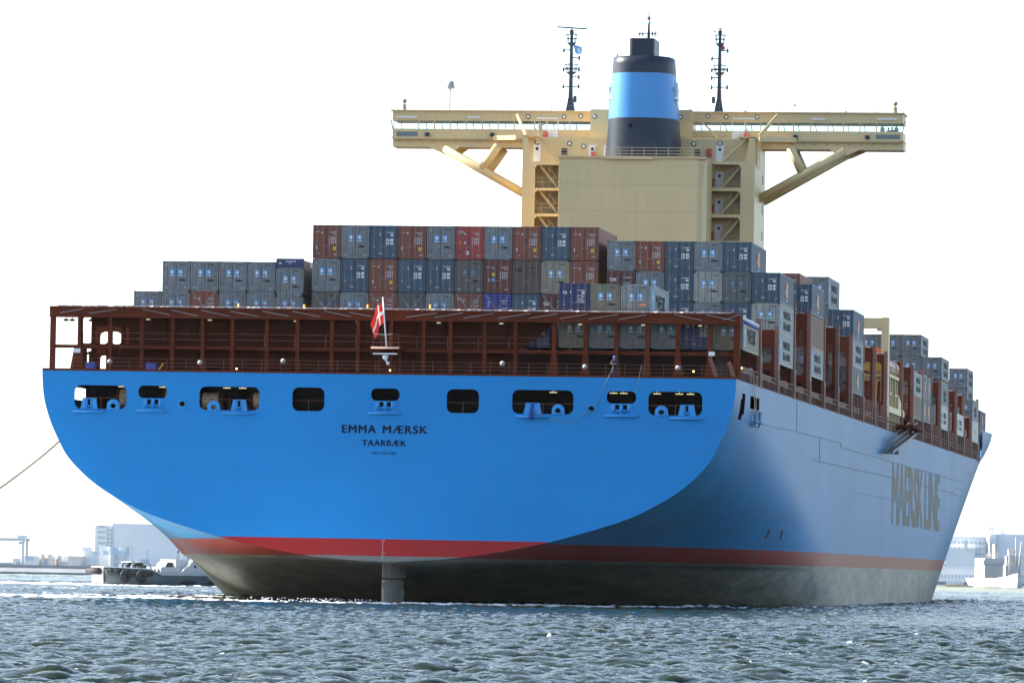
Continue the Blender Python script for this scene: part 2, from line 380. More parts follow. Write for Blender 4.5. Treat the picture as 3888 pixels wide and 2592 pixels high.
# ------------------------------------------------------------ the ship's hull
SHIP = thing('container_ship', 'huge blue container ship seen from its flat stern with cream deckhouse amidships', 'container ship')
TB = [(3.42, 0.02), (3.54, 2.78), (3.86, 6.34), (4.43, 9.9), (5.21, 13.48), (6.4, 17.6), (7.3, 20.1), (8.32, 22.1), (9.11, 23.4), (10.14, 24.7),
      (11.5, 26.0), (12.9, 26.8), (14.3, 27.45), (15.9, 27.95), (17.3, 28.15), (18.38, 28.2)]
def _smooth(tb, n=8):
    out = []
    for i in range(len(tb)-1):
        a, b, c, d = tb[max(i-1, 0)], tb[i], tb[i+1], tb[min(i+2, len(tb)-1)]
        for k in range(n):
            t = k/n; out.append(tuple(.5*((2*b[q])+(c[q]-a[q])*t+(2*a[q]-5*b[q]+4*c[q]-d[q])*t*t+(3*b[q]-a[q]-3*c[q]+d[q])*t**3) for q in (0, 1)))
    return out+[tb[-1]]
TB = _smooth(TB)
def b0(z): return float(np.interp(z, [a for a, b in TB], [b for a, b in TB])) if z > 3.42 else 0.
def ysf(z): return 0. if z >= 3.42 else 30*(1-z/3.42)**.85
def hb(y, z):
    ys = ysf(z)
    Yz = 112-5.3*max(z, -3); bb = b0(z)
    if y <= ys: return bb
    if y < Yz:
        t = (y-ys)/(Yz-ys); return bb+(28.2-bb)*(1-(1-t)**float(np.interp(z, [0, 2.2, 3.42, 5.2, 7.2], [4.3, 3.7, 3.3, 2.8, 2.5])))
    st = 178+5.98*z; en = 383+.75*z
    if y <= st: return 28.2
    t = min((y-st)/(en-st), 1); return 28.2*(1-t**2.3)
def make_hull():
    zs = sorted(set([z for z, b in TB[::3]]+[-3, -2, -1, -.4, 0, .5, 1, 1.6, 2.2, 2.8, 3.2, 3.42, 3.54, 3.7, 3.86, 4.1, 4.43, 4.8, 5.06, 5.21, 5.6, 6, 6.4, 6.8, 7.3, 7.8, 8.32, 8.7, 9.11, 9.6, 10.14, 10.8, 11.5,
                     12.2, 12.9, 13.6, 14.3, 15.3, 15.75, 16.4, 16.95, 17.42, 18.38]))
    ys = sorted(set([0, .3, .8, 1.5, 2.3, 3.2, 4.2, 5.0, 6.2, 7.2, 8.5, 9.7, 11, 14.5, 16, 18] + list(np.linspace(20, 130, 48)) + list(np.linspace(134, 180, 12)) + list(np.linspace(183, 394, 70))))
    mb = MB(); nz = len(zs)
    for side in (1, -1):
        vs = []
        for y in ys:
            for z in zs:
                en = 383+.75*z
                yy = max(y, ysf(z))
                yy = min(yy, en)
                vs.append((side*hb(yy, z), yy, z))
        fs = []
        for i in range(len(ys)-1):
            for j in range(nz-1):
                ym, zm = (ys[i]+ys[i+1])/2, (zs[j]+zs[j+1])/2
                if side == 1 and 11 < ym < 18 and 16.4 < zm < 17.42: continue
                if side == -1 and 11 < ym < 16 and 16.4 < zm < 17.42: continue
                if side == 1 and 4.2 < ym < 7.2 and 15.3 < zm < 17.42:
                    corner = (ym < 5.0 and zm > 16.95) or (ym > 6.2 and zm < 15.75)
                    if not corner: continue
                a, b_, c, d_ = i*nz+j, (i+1)*nz+j, (i+1)*nz+j+1, i*nz+j+1
                if len({vs[a], vs[b_], vs[c], vs[d_]}) < 3: continue
                fs.append((a, b_, c, d_) if side == 1 else (d_, c, b_, a))
        mb.add(vs, fs, 0, True)
    return mb.build('hull', 'hull', SHIP)
HULL = make_hull()
# raised bow bulwark
mb = MB()
yb = np.linspace(303, 397, 30); zb = [18.38, 19.4, 20.6, 21.6, 22.5]
for side in (1, -1):
    vs = [(side*(hb(min(y, 383+.75*z), z)+.36*(z-18.38)*(1-(z-18.38)/5.6)*min(1, (y-300)/16)*(1-(y-300)/130)), min(y, 383+.75*z), z) for y in yb for z in zb]
    mb.add(vs, [(i*5+j, (i+1)*5+j, (i+1)*5+j+1, i*5+j+1) if side == 1 else (i*5+j+1, (i+1)*5+j+1, (i+1)*5+j, i*5+j) for i in range(29) for j in range(4)], 0, True)
mb.build('bow_bulwark', 'hull', SHIP)
# weather deck
mb = MB(); yd = [0.25]+list(np.linspace(12, 396, 60))
vs = [(s*max(hb(y, 18.3)-.06, .05), y, 18.3) for y in yd for s in (-1, 1)]
mb.add(vs, [(2*i, 2*i+1, 2*i+3, 2*i+2) for i in range(len(yd)-1)]); mb.build('weather_deck', 'brownd', SHIP)
# deck-edge coaming along stern and sides
mb = MB(); mb.box(-28.2, 28.2, -.03, .2, 18.38, 18.56)
for s in (1, -1):
    y = .2
    while y < 300:
        y2 = y+13; x1, x2 = hb(y, 18.38), hb(y2, 18.38)
        mb.bar((s*(x1-.06), y, 18.44), (s*(x2-.06), y2, 18.44), .12, .12); y = y2
mb.build('deck_edge_strip', 'brown', SHIP)

# transom with its mooring openings
OPEN = [(-25.48, -21.2, 15.31, 17.22), (-15.21, -10.28, 15.35, 17.24), (-7.6, -4.98, 15.37, 17.27), (4.95, 7.57, 15.38, 17.29), (10.25, 15.19, 15.40, 17.31), (21.2, 25.52, 15.42, 17.31)]
SMALL = [(-20.23, -17.86, 16.23, 17.25), (-1.19, 1.13, 16.27, 17.27), (17.85, 20.22, 16.31, 17.30)]
PIPE = [(-16.6, 15.81), (16.65, 15.88)]
outl = [(-b, z) for z, b in TB[::-1]]+[(b, z) for z, b in TB]
holes = [rrect(*q, .52) for q in OPEN]+[rrect(*q, .42) for q in SMALL]
ROLL3 = [(-19.81, -18.23, 15.44, 16.17), (-.83, .78, 15.50, 16.21), (18.2, 19.85, 15.52, 16.25)]
holes += [rrect(a+.06, b-.06, c, d, .04, 1) for a, b, c, d in ROLL3]+[ell(x, z, .24, .2) for x, z in PIPE]
tm = MB().plate(outl, holes, 0, .06).build('transom_plate', 'transom', SHIP)
TRANS = tm
# mooring-deck room behind the openings
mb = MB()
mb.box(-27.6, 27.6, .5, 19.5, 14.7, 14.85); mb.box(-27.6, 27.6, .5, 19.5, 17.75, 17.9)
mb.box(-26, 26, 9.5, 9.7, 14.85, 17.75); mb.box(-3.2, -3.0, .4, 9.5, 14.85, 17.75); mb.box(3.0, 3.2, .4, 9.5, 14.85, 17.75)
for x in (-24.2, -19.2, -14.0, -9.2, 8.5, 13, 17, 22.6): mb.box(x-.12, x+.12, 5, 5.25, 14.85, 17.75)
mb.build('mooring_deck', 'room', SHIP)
for i, (x, z) in enumerate(((-21.75, 16.75), (-18.0, 16.75), (-14.9, 16.6), (-10.7, 16.7))):
    wn = MB(); wn.lathe([(.2, -.9), (.78, -.88), (.78, -.72), (.2, -.7), (.2, .7), (.78, .72), (.78, .88), (.2, .9)], (x, 3.4, z-.45), 20, 0, 'x')
    wn.box(x-1.1, x+1.1, 3.1, 3.7, 14.85, z-.8)
    wo = wn.build('mooring_winch', 'brown', SHIP)
    rp = MB()
    for k in range(9): rp.lathe([(.30, -.07), (.68, -.06), (.72, 0), (.68, .06), (.30, .07)], (x-.58+.145*k, 3.4, z-.45), 18, 0, 'x')
    rp.build('rope_coil', 'rope', wo)
def ceil_lamp(x, y): MB().box(x-.3, x+.3, y-.06, y+.06, 17.2, 17.27).bar((x, y, 17.27), (x, y, 17.75), .03).build('ceiling_lamp', 'lamp', SHIP)
for x in (-22.3, -18.9, -13.6, -12.3, 13.1, 18.0, 18.8, 21.5, 23.3, 24.2): ceil_lamp(x, 3.2)
# fairleads
def roller_frame(x0, x1, xt0, xt1, z0, z1):
    f = MB(); cx = (x0+x1)/2
    f.plate([(x0, z0), (x1, z0), (xt1, z1), (xt0, z1)], [[(cx-.28, z0+.08), (cx+.28, z0+.08), (cx+.28, z1-.07), (cx-.28, z1-.07)]], -.08, .2)
    o = f.build('roller_fairlead', 'fitting', SHIP)
    for dx in (-.2, .2): MB().tube((cx+dx, .02, z0+.1), (cx+dx, .02, z1-.09), .1, n=10).build('roller', 'fitting', o)
    MB().tube((cx-.26, .06, z0+.25), (cx+.26, .06, z0+.25), .1, n=10).build('roller', 'fitting', o)
def lip(x0, x1, z):
    f = MB(); n = 7
    vs = [(x, -.28*math.sin(math.pi*k/(n-1)), z+.11*math.cos(math.pi*k/(n-1))) for x in (x0, x1) for k in range(n)]
    vs = [(x+(0.0), y, zz) for x, y, zz in vs]
    f.add(vs, [(k, k+1, n+k+1, n+k) for k in range(n-1)]+[tuple(range(n))[::-1], tuple(range(n, 2*n))], 0, True)
    f.build('chafing_lip', 'fitting', SHIP)
def eye_plate(x0, x1, z0, z1):
    cx, r = (x0+x1)/2, (x1-x0)/2; cz = z1-r
    out = [(x0, z0)]+[(x1, z0)]+[(cx+r*math.cos(a), cz+r*math.sin(a)) for a in np.linspace(0, math.pi, 13)]
    o = MB().plate(out, [ell(cx, cz-.02, .24, .19)], -.06, .3).build('mooring_chock', 'fitting', SHIP)
    ring(cx, cz-.02, .30, .25, o)
def ring(cx, cz, rx, rz, par, y=-.06):
    f = MB(); n, k = 18, 6
    vs = [(cx+(rx+.07*math.cos(2*math.pi*j/k))*math.cos(2*math.pi*i/n), y+.07*math.sin(2*math.pi*j/k), cz+(rz+.07*math.cos(2*math.pi*j/k))*math.sin(2*math.pi*i/n)) for i in range(n) for j in range(k)]
    f.add(vs, [(i*k+j, ((i+1) % n)*k+j, ((i+1) % n)*k+(j+1) % k, i*k+(j+1) % k) for i in range(n) for j in range(k)], 0, True)
    f.build('chock_rim', 'fitting', par)
for x0, x1, t0, t1, z0, z1 in ((-24.96, -23.58, -24.8, -23.69, 15.29, 16.17), (-12.62, -11.25, -12.42, -11.42, 15.30, 16.2), (11.17, 12.64, 11.38, 12.47, 15.36, 16.27), (23.59, 25.02, 23.8, 24.83, 15.37, 16.29)):
    roller_frame(x0, x1, t0, t1, z0, z1); lip(x0-.6, x1+.57, z0-.2)
for x0, x1, z0, z1 in ((-22.79, -21.77, 15.29, 16.11), (-14.52, -13.5, 15.3, 16.1), (13.46, 14.47, 15.39, 16.2), (21.75, 22.78, 15.40, 16.2)): eye_plate(x0, x1, z0, z1)
for a, b, c, d in ROLL3:
    o = MB().plate([(a-.05, c-.06), (b+.05, c-.06), (b+.05, d+.05), (a-.05, d+.05)], [[(a+.05, c+.02), (b-.05, c+.02), (b-.05, d-.03), (a+.05, d-.03)]], -.06, -.002).build('roller_fairlead', 'fitting', SHIP)
    for x in (a+.2, (a+b)/2, b-.2): MB().tube((x, .04, c+.02), (x, .04, d-.03), .15, n=12).build('roller', 'fitting', o)
    MB().tube((a+.1, .14, c+.2), (b-.1, .14, c+.2), .13, n=10).build('roller', 'fitting', o)
    lip(a-.5, b+.45, c-.22)
for x, z in PIPE: ring(x, z, .31, .27, SHIP, -.03)
for q in OPEN:
    r = MB().box(q[0]+.02, q[1]-.02, .12, .15, 16.2, 16.235); r.box((q[0]+q[1])/2-.02, (q[0]+q[1])/2+.02, .12, .15, q[2], 16.2)
    r.build('guard_bar', 'rail', SHIP)
# starboard and port quarter fairlead rollers below the side opening
for s in (1, -1):
    for y in (13.4, 16.6):
        f = MB(); f.lathe([(.12, 0), (.26, .06), (.26, .2), (.16, .3), (.16, .95), (.22, 1.05), (.08, 1.08)], (s*28.42, y, 15.2), 12); f.box(28.1 if s > 0 else -28.5, 28.5 if s > 0 else -28.1, y-.5, y+.5, 15.0, 15.2)
        f.build('side_roller', 'side_fit', SHIP)
# lettering on the stern and the side
for tx, x, w_ in (('EMMA', -3.48, 2.72), ('MÆRSK', -.16, 3.58)):
    mb = MB(); add_text(mb, tx, (x, -.006, 13.68), w_, .62, space=1.15, thick=.035); mb.build('stern_name_lettering', 'ink', SHIP)
mb = MB(); add_text(mb, 'TAARBÆK', (-1.84, -.006, 12.68), 3.55, .44, space=1.15, thick=.028); mb.build('home_port_lettering', 'ink', SHIP)
mb = MB(); add_text(mb, 'IMO 9321483', (-1.02, -.006, 11.98), 1.95, .2, space=1.1, thick=.008); mb.build('registration_lettering', 'ink', SHIP)
for tx, y, w_ in (('MAERSK', 156.3, 43.5), ('LINE', 203.3, 23.4)):
    mb = MB(); add_text(mb, tx, (28.215, y, 8.66), w_, 6.35, face='+x', space=.98, thick=.5); mb.build('side_lettering', 'tan', SHIP)
mb = MB()
for k, tx in enumerate(('17M', '8', '6', '4', '2', '16M', '8', '6')):
    add_text(mb, tx, (-.12 if len(tx) > 1 else -.06, -.006, 5.02-.195*k), .26 if len(tx) > 1 else .09, .11)
mb.build('draught_marks', 'markw', SHIP)
# plating steps and one dark diagonal line along the starboard side
def seam(pts, w_=.055):
    mb = MB()
    for (y1, z1), (y2, z2) in zip(pts[:-1], pts[1:]):
        k = max(1, int(abs(y2-y1)/6))
        for i in range(k):
            ya, yb_ = y1+(y2-y1)*i/k, y1+(y2-y1)*(i+1)/k; za, zb_ = z1+(z2-z1)*i/k, z1+(z2-z1)*(i+1)/k
            mb.bar((hb(ya, za)+.005, ya, za), (hb(yb_, zb_)+.005, yb_, zb_), .05, w_)
    mb.build('plating_step', 'seam', SHIP)
seam([(22, 15.4), (50, 15.55), (93.7, 15.65), (93.75, 15.25), (268, 15.0)]); seam([(66, 13.41), (156, 13.5), (254, 13.35)], .08)
seam([(50, 18.3), (50.02, 15.6)], .05); seam([(72, 15.6), (72.02, 13.4)], .05); seam([(110, 11.2), (240, 11.1)], .035)
seam([(270, 16.4), (283, 16.3)], .05); seam([(254, 13.35), (254.02, 9)], .04); seam([(256, 14.1), (272, 13.9)], .05); seam([(46.4, 1.9), (47.6, 3.3), (48.4, 4.6)], .16)  # last call draws a dark diagonal line low on the hull
mb = MB()
for y in (41.2, 47.4): mb.bar((hb(y-.6, 6.9)+.02, y-.6, 6.9), (hb(y, 6.1)+.02, y, 6.1), .03, .34)
mb.build('orange_tug_mark', 'marko', SHIP)
# rudder head
rd = MB()
prof = [(2.0, .16), (2.25, .38), (3.4, .62), (5.5, .72), (7.5, .5), (8.6, .1)]
def foil(mb, z0, z1, cx, prof, mi=0):
    loop = [(cx+w_, y) for y, w_ in prof]+[(cx-w_, y) for y, w_ in prof[::-1]]; n = len(loop)
    mb.add([(x, y, z) for z in (z0, z1) for x, y in loop], [(i, (i+1) % n, n+(i+1) % n, n+i) for i in range(n)]+[tuple(range(n))[::-1], tuple(range(n, 2*n))], mi, False)
foil(rd, -2.5, 1.98, 0, prof); ro = rd.build('rudder', 'rudder', SHIP)
hn = MB(); foil(hn, 2.1, 3.6, 0, [(2.1, .3), (3.4, .60), (5.5, .74), (8.6, .5)]); hn.build('rudder_horn', 'rudder', SHIP)
MB().box(-.3, -.1, 1.95, 2.5, 1.3, 1.75).build('rudder_lug', 'rudder', ro)
MB().box(.72, .76, 4.6, 6.2, .6, 1.2).build('rudder_anode', 'screen', ro)
# ------------------------------------------------------------ stern lashing bridge
PX = [-27.88, -25.73, -23.17, -20.57, -18.02, -15.53, -13.08, -10.25, -7.72, -4.91, -2.76, -0.06, 2.59, 4.79, 7.57, 10.07, 13.22, 15.76, 18.25, 20.73, 23.21, 25.78, 27.95]
st = MB()
st.box(-28.2, 28.2, 2.2, 4.3, 22.86, 23.62)                        # top girder
st.box(-28.2, 28.2, 2.06, 2.2, 23.5, 23.68); st.box(-28.2, 28.2, 2.06, 2.2, 22.8, 22.95)
SB = st.build('lashing_bridge', 'brown', SHIP, label='tall brown lashing bridge across the stern')
for i, x in enumerate(PX):
    p = MB()
    if i in (0, len(PX)-1):
        p.box(x-.27, x+.22 if i else x+.12, 2.25, 2.75, 18.3, 22.86)
    elif x > 10.5:
        p.box(x-.17, x+.17, 2.3, 2.7, 20.5, 22.86); p.plate([(x-.17, 20.6), (x-.42, 18.31), (x+.36, 18.31), (x+.17, 20.6)], [], 2.28, 2.72)
    else:
        p.box(x-.14, x+.14, 2.3, 2.7, 18.3, 22.86)
        if i == 1: p.plate([(x-.4, 20.35), (x-.75, 18.31), (x+.3, 18.31), (x+.3, 20.35)], [], 2.28, 2.72)
    p.build('post', 'brown', SB)
# walkway, edge beam, wall behind
MB().box(-28.1, 28.1, 2.7, 4.0, 20.4, 20.52).box(-28.1, 28.1, 2.6, 2.72, 20.3, 20.58).build('walkway', 'brown', SB)
wh = [rrect(-24.74, -23.74, 20.72, 22.14, .25), rrect(-23.36, -22.63, 20.72, 22.14, .2), rrect(-22.24, -21.98, 20.72, 22.14, .1), rrect(-25.82, -25.12, 20.75, 22.85, .15),
      rrect(-24.68, -23.88, 19.9, 20.3, .12), [(-24.5, 18.56), (-23.85, 18.56), (-23.85, 19.8), (-24.5, 19.8)], [(-25.44, 18.56), (-25.28, 18.56), (-25.28, 19.85), (-25.44, 19.85)],
      [(-25.46, 20.02), (-25.1, 20.15), (-25.1, 20.3), (-25.46, 20.3)], [(-22.9, 20.05), (-22.6, 20.0), (-22.6, 20.3), (-22.85, 20.3)]]
for x0 in (-21.2, -18.7, -16.2, -13.8, -11.0, -8.5, -5.9, -3.9, 1.9, 4.0, 6.3, 8.6):
    wh.append(rrect(x0+.15, x0+1.75, 18.55, 18.92, .12))
wl = MB().plate([(-25.9, 18.35), (10.1, 18.35), (10.1, 20.55), (13.0, 22.86), (-25.9, 22.86)], wh, 4.0, 4.12).build('back_wall', 'brownd', SB)
for x0 in (-19.9, -17.35, -14.85, -12.4, -9.6, -7.0, -4.3, -1.9, .5, 3.0, 5.6, 8.1):      # raised panels and stiffeners of the wall
    f = MB(); f.plate(rrect(x0, x0+.55, 21.0, 22.1, .14), [], 3.94, 3.998)
    f.box(x0+1.1, x0+1.16, 3.85, 3.998, 18.4, 22.8); f.box(x0+1.7, x0+1.76, 3.85, 3.998, 18.4, 22.8)
    f.build('wall_panel', 'brownd', SB)
# rails on walkway, deck and top
def rails(y, zs, x0, x1, step, zb, r=.016, par=SHIP, name='railing', mat='rail'):
    mb = MB()
    for z in zs: mb.bar((x0, y, z), (x1, y, z), 2*r)
    x = x0
    while x <= x1+.01: mb.bar((x, y, zb), (x, y, zs[0]), 2*r); x += step
    return mb.build(name, mat, par)
rails(2.75, (21.58, 21.1), -28, 28, 2.5, 20.5, .02, SB); rails(.12, (19.42, 19.1, 18.8), -28.8, 28, 1.55, 18.5, .016)
rails(4.2, (24.05, 23.86), -28.15, 28.1, 1.45, 23.6, .018, SB)
t = MB(); rr = random.Random(3)
for x in np.arange(-27.5, 27.5, .42):                               # turnbuckles and gear lying along the top
    t.bar((x, 2.1+rr.random()*.3, 23.72), (x+.36, 2.1+rr.random()*.3, 23.74), .085)
t.build('lashing_gear', 'gear', SB)
for x in (-27.0, -24.6, -22.0): MB().plate([(x-.3, 23.62), (x+.9, 23.62), (x+.65, 23.78), (x-.05, 23.78)], [], 2.3, 3.2).build('step_plate', 'brown', SB)
for (ax, az, bx, bz) in [(-27.3, 23.12, -25.3, 23.5), (-24.9, 23.1, -22.6, 23.45), (-20.5, 23.5, -18.2, 23.05), (-18.1, 23.45, -15.9, 23.0), (-15.6, 23.45, -13.3, 23.0), (-13.2, 23.4, -10.9, 23.0),
                          (-10.6, 23.45, -8.4, 23.05), (-8.1, 23.45, -5.9, 23.05), (-5.5, 23.5, -3.3, 23.08), (-3.4, 23.42, -1.6, 23.1), (1.2, 23.08, 3.7, 23.45), (3.5, 23.08, 5.8, 23.48), (5.9, 23.06, 8.3, 23.48),
                          (8.7, 23.08, 11.3, 23.5), (11.2, 23.1, 13.5, 23.5), (13.7, 23.12, 15.9, 23.5), (16.0, 23.1, 18.4, 23.5), (18.4, 23.1, 20.7, 23.5), (22.9, 23.55, 25.2, 23.1), (25.5, 23.55, 27.8, 23.1), (26.9, 23.15, 28.2, 23.6)]:
    MB().bar((ax, 2.03, az), (bx, 2.0, bz), .035, .05).build('lashing_rod', 'rod', SB)
for x in (-20.2, -15.1, -8.0, -2.9, -1.6, 3.7, 8.8, 15.2, 20.3, 24.9): MB().box(x-.14, x+.14, 2.9, 3.2, 22.66, 22.76).build('floodlight', 'lampdim', SB)
for x in (-27.0, -26.5, -24.9): MB().box(x-.2, x+.15, 2.9, 3.3, 22.5, 22.68).bar((x, 3, 22.68), (x, 3, 22.9), .06).build('floodlight', 'brownd', SB)
for x, z in ((-22.8, 19.15), (-15.37, 19.16), (-8.55, 19.38), (9.29, 19.4), (15.97, 19.22), (23.45, 19.25)):
    f = MB(); f.ball((x, .75, z), .21, 14, 0); f.box(x-.22, x+.22, .72, .78, z-.012, z+.012, 1); f.build('globe_lantern', ['globe', 'brownd'], SB)
for x, z in ((-2.0, 23.85), (-7.2, 23.8), (-12.6, 23.8), (3.1, 23.9)): MB().tube((x, 2.4, 23.6), (x, 2.4, z+.12), .09).ball((x, 2.4, z+.15), .1, 8).build('warning_light', 'yellow', SB)
for x, z in ((-25.85, 20.08), (25.95, 20.45)): MB().box(x-.25, x+.25, 2.2, 2.24, z-.17, z+.17).build('notice_board', 'white', SB)
for x, z in ((.05, 18.78), (24.6, 19.0), (-12.5, 18.75)): MB().ball((x, 1.5, z), .07, 8).build('deck_lamp', 'lampo', SHIP)
for x in (-24.6, -19.6): MB().box(x-.35, x+.45, 1.3, 1.9, 18.35, 19.1).build('stowage_box', 'markb', SHIP)
MB().bar((-18.9, 1.2, 18.5), (-18.5, 1.3, 19.1), .16, .1).build('yellow_gear', 'yellow', SHIP)
for a, b in (((25.9, 1.5, 20.1), (26.5, 1.2, 18.5)), ((27.4, 1.6, 19.8), (27.9, 1.4, 18.5))): MB().bar(a, b, .3, .1).build('deck_ladder', 'rail', SHIP)
# flagstaff platform over the centre of the stern
pf = MB(); pf.plate([(-1.05, 20.42), (1.12, 20.42), (1.2, 20.55), (-1.15, 20.55)], [], -.9, 2.6); pf.box(-.85, -.7, 1.0, 1.15, 18.4, 20.42); pf.box(.85, 1.0, 1.0, 1.15, 18.4, 20.42)
PF = pf.build('flag_platform', 'brown', SHIP)
MB().add([(-1.12, -.98, 20.42), (1.18, -.98, 20.42), (1.18, -.86, 20.58), (-1.12, -.86, 20.58), (1.18, 2.5, 20.6), (-1.12, 2.5, 20.6)], [(0, 1, 2, 3), (3, 2, 4, 5)]).build('deck_plate', P('sunlit_pink_plate', (.72, .42, .30), .6), PF)  # pink colour paints sunlight onto the platform's slanted fascia
MB().box(-1.0, .98, -.7, -.55, 19.97, 20.08).build('strip_light', 'white', PF)
f = MB(); f.lathe([(.05, .12), (.22, .1), (.24, -.12), (.12, -.25), (.02, -.28)], (0, -.5, 19.8), 14); f.box(.12, .32, -.7, -.4, 19.15, 19.4); f.bar((0, -.5, 19.6), (.15, -.5, 19.3), .1); f.build('stern_lamp', 'white', PF)
rails(-.75, (21.62, 21.25, 20.9), -1.0, 1.15, .7, 20.58, .016, PF)
f = MB(); f.tube((.12, -.8, 20.58), (-.24, -.8, 24.42), .065, .045, 8); f.ball((-.24, -.8, 24.46), .085, 8); f.bar((-.95, -.75, 21.62), (.05, -.8, 21.52), .03); f.bar((.6, -.75, 21.6), (.05, -.8, 21.52), .03)
f.build('flagstaff', 'white', PF)

# ------------------------------------------------------------ the other lashing bridges, hatch coamings, deck-side pillars
BY = [18.63, 33.16, 47.5, 61.9, 76.0, 90.3, 105.2, 118.6, 133.0, 147.2, 168.4, 183.7, 197.8, 211.8, 226.6, 239.6, 254.3, 268.1, 282.4, 296.0, 309.5]
ZT = [23.76, 23.76, 26.45, 26.5, 26.5, 26.5, 26.3, 26.3, 26.4, 26.3, 26.3, 26.3, 26.3, 26.3, 26.2, 26.6, 26.05, 26.0, 23.6, 26.1, 23.6]
def arch_plate(mb, xs, z0, zt, y0, y1):
    holes = []
    for a, b in zip(xs[:-1], xs[1:]):
        holes.append(rrect(a+.32, b-.32, 20.95, zt-(.85 if 125 < y0 < 150 else 1.45), .4, 3))
        holes.append(rrect(a+.36, b-.36, 18.6, 20.3, .25, 3))
    mb.plate([(xs[0]-.28, z0), (xs[-1]+.28, z0), (xs[-1]+.28, zt), (xs[0]-.28, zt)], holes, y0, y1)
BR = []
for y, zt in zip(BY, ZT):
    W = min(28.2, hb(y, 18.3))
    b = MB(); b.box(-W+7, W-7, y-.2, y+.9, zt-(.85 if 125 < y < 150 else 1.4), zt)
    o = b.build('lashing_bridge', 'brown', SHIP); BR.append(o)
    for s in (1, -1):
        xs = [s*W-s*(.28+2.5*k) for k in range(4)]; xs = sorted(xs)
        f = MB(); arch_plate(f, xs, 18.31, zt, y-.25, y-.05); f.build('end_frame', 'brown', o)
        if s > 0 or y > 140:
            f = MB()                                                # edge pillar: narrow above, broad with a slot below
            f.box(s*W-.32, s*W+.02, y-.35, y+.25, 20.85, zt+.3)
            f.plate([(y-.5, 18.31), (y+.95, 18.31), (y+.95, 20.9), (y-.5, 20.9)], [rrect(y-.02, y+.5, 18.4, 20.4, .24, 4)], s*W-.3, s*W+.04, axis='x')
            f.build('edge_pillar', P('pillar_weathered_brown', (.20, .085, .055), .6, var=.2, streak=.3) if 'pillar_weathered_brown' not in bpy.data.materials else bpy.data.materials['pillar_weathered_brown'], o)
        else:
            MB().box(-W-.0, -W+.34, y-.3, y+.4, 18.31, zt).build('edge_pillar', 'brown', o)
    f = MB()
    for z in (22.0, 21.5, 20.95): f.bar((W-7.6, y-.3, z), (W-.6, y-.3, z), .05)
    f.build('walkway_rail', 'rail', o)
    f = MB()
    for k in range(9): f.bar((W-.6-.6*k, y+.3, zt+.02), (W-1.1-.6*k, y+.5, zt+.16+.1*(k % 2)), .07)
    f.build('lashing_gear', 'rod', o)
    if y > 60: MB().bar((W-1.55, y-.3, zt-1.35), (W-1.55, y-.3, zt-.45), .14, .08).build('white_marker_post', 'white', o)
yy = [4.6]+[b+1.0 for b in BY]
for k, y in enumerate(yy[:-1]):
    if 146 < y < 168: continue
    y1 = yy[k+1]-1.6; W = min(25.6, hb(y1, 18)-2.5)
    x0 = -20.4 if k == 0 else -W
    MB().box(x0, W, y+(3.0 if k == 0 else .3), y1, 18.31, 20.82).build('hatch_coaming', 'coam', SHIP)
def side_rail(y0, y1):
    mb = MB(); W = lambda y: hb(y, 18.38)-.12
    for z in (19.55, 19.15): mb.bar((W(y0), y0, z), (W(y1), y1, z), .06)
    n = int((y1-y0)/1.2)
    for i in range(n+1): y = y0+(y1-y0)*i/n; mb.bar((W(y), y, 18.4), (W(y), y, 19.55), .06)
    if y0 < 125:
        for i in range(8): y = y0+1.3+i*.95; mb.box(W(y)-.03, W(y)+.03, y, y+.45, 19.18, 19.52)
    mb.build('side_railing', P('side_rail_tan', (.22, .11, .07), .6) if 'side_rail_tan' not in bpy.data.materials else bpy.data.materials['side_rail_tan'], SHIP)
prev = 3.4
for y in BY[:20]: side_rail(prev+1.0, y-.6); prev = y
for y0, y1, n in [(107, 118, 3), (120, 132, 3), (134, 146, 2), (185, 197, 3), (199, 211, 3), (213, 226, 3), (228, 239, 3), (241, 254, 3), (256, 267.5, 3), (270, 282, 3), (284, 295.5, 3), (297.5, 308, 3)]:
    for k in range(n):
        y = y0+(y1-y0)*(k+.5)/n; W = hb(y, 18.38)
        MB().box(W-.3, W-.02, y-.14, y+.14, 18.4, 20.85).build('deck_pillar', 'pillar_weathered_brown' if False else bpy.data.materials['pillar_weathered_brown'], SHIP)
for k, y in enumerate((10.5, 25.2, 40, 54.5, 69, 83.5, 98)):
    f = MB(); f.bar((27.0, y, 18.4), (26.6, y+1.0, 20.2), .5, .06) if k in (1, 3, 4, 6) else f.box(26.5, 26.9, y, y+.5, 18.4, 19.5)
    f.build('deck_fitting', 'rod' if k in (1, 4) else 'rail', SHIP)
for y in (22.6, 36.6, 51.0, 66): MB().ball((26.2, y, 20.1), .09, 8).build('deck_lamp', 'lampo', SHIP)

# ------------------------------------------------------------ deckhouse
DH = thing('accommodation_block', '', ''); del DH['label']; del DH['category']; DH.parent = SHIP
AY = 157.0
mb = MB(); mb.box(-12.4, 12.84, AY+2.6, 168.0, 18.3, 49.78); mb.box(-12.4, -11.98, AY+.2, AY+2.6, 18.3, 46.9); mb.box(12.42, 12.84, AY+.2, AY+2.6, 18.3, 46.9)
mb.build('tower', 'cream', DH)
def chamf(x0, x1, z0, z1, c=.28, left=True):
    return [(x0, z0), (x1, z0), (x1, z1), (x0+c, z1), (x0, z1-c)] if left else [(x0, z0), (x1, z0), (x1, z1-c), (x1-c, z1), (x0, z1)]
gl = [chamf(-11.0, -8.42, z, z+2.5, left=True) for z in (44.18, 41.42, 38.6, 35.8)]
gr = [chamf(8.05, 11.33, z, z+2.5, left=False) for z in (44.36, 41.5, 38.65, 35.85)]
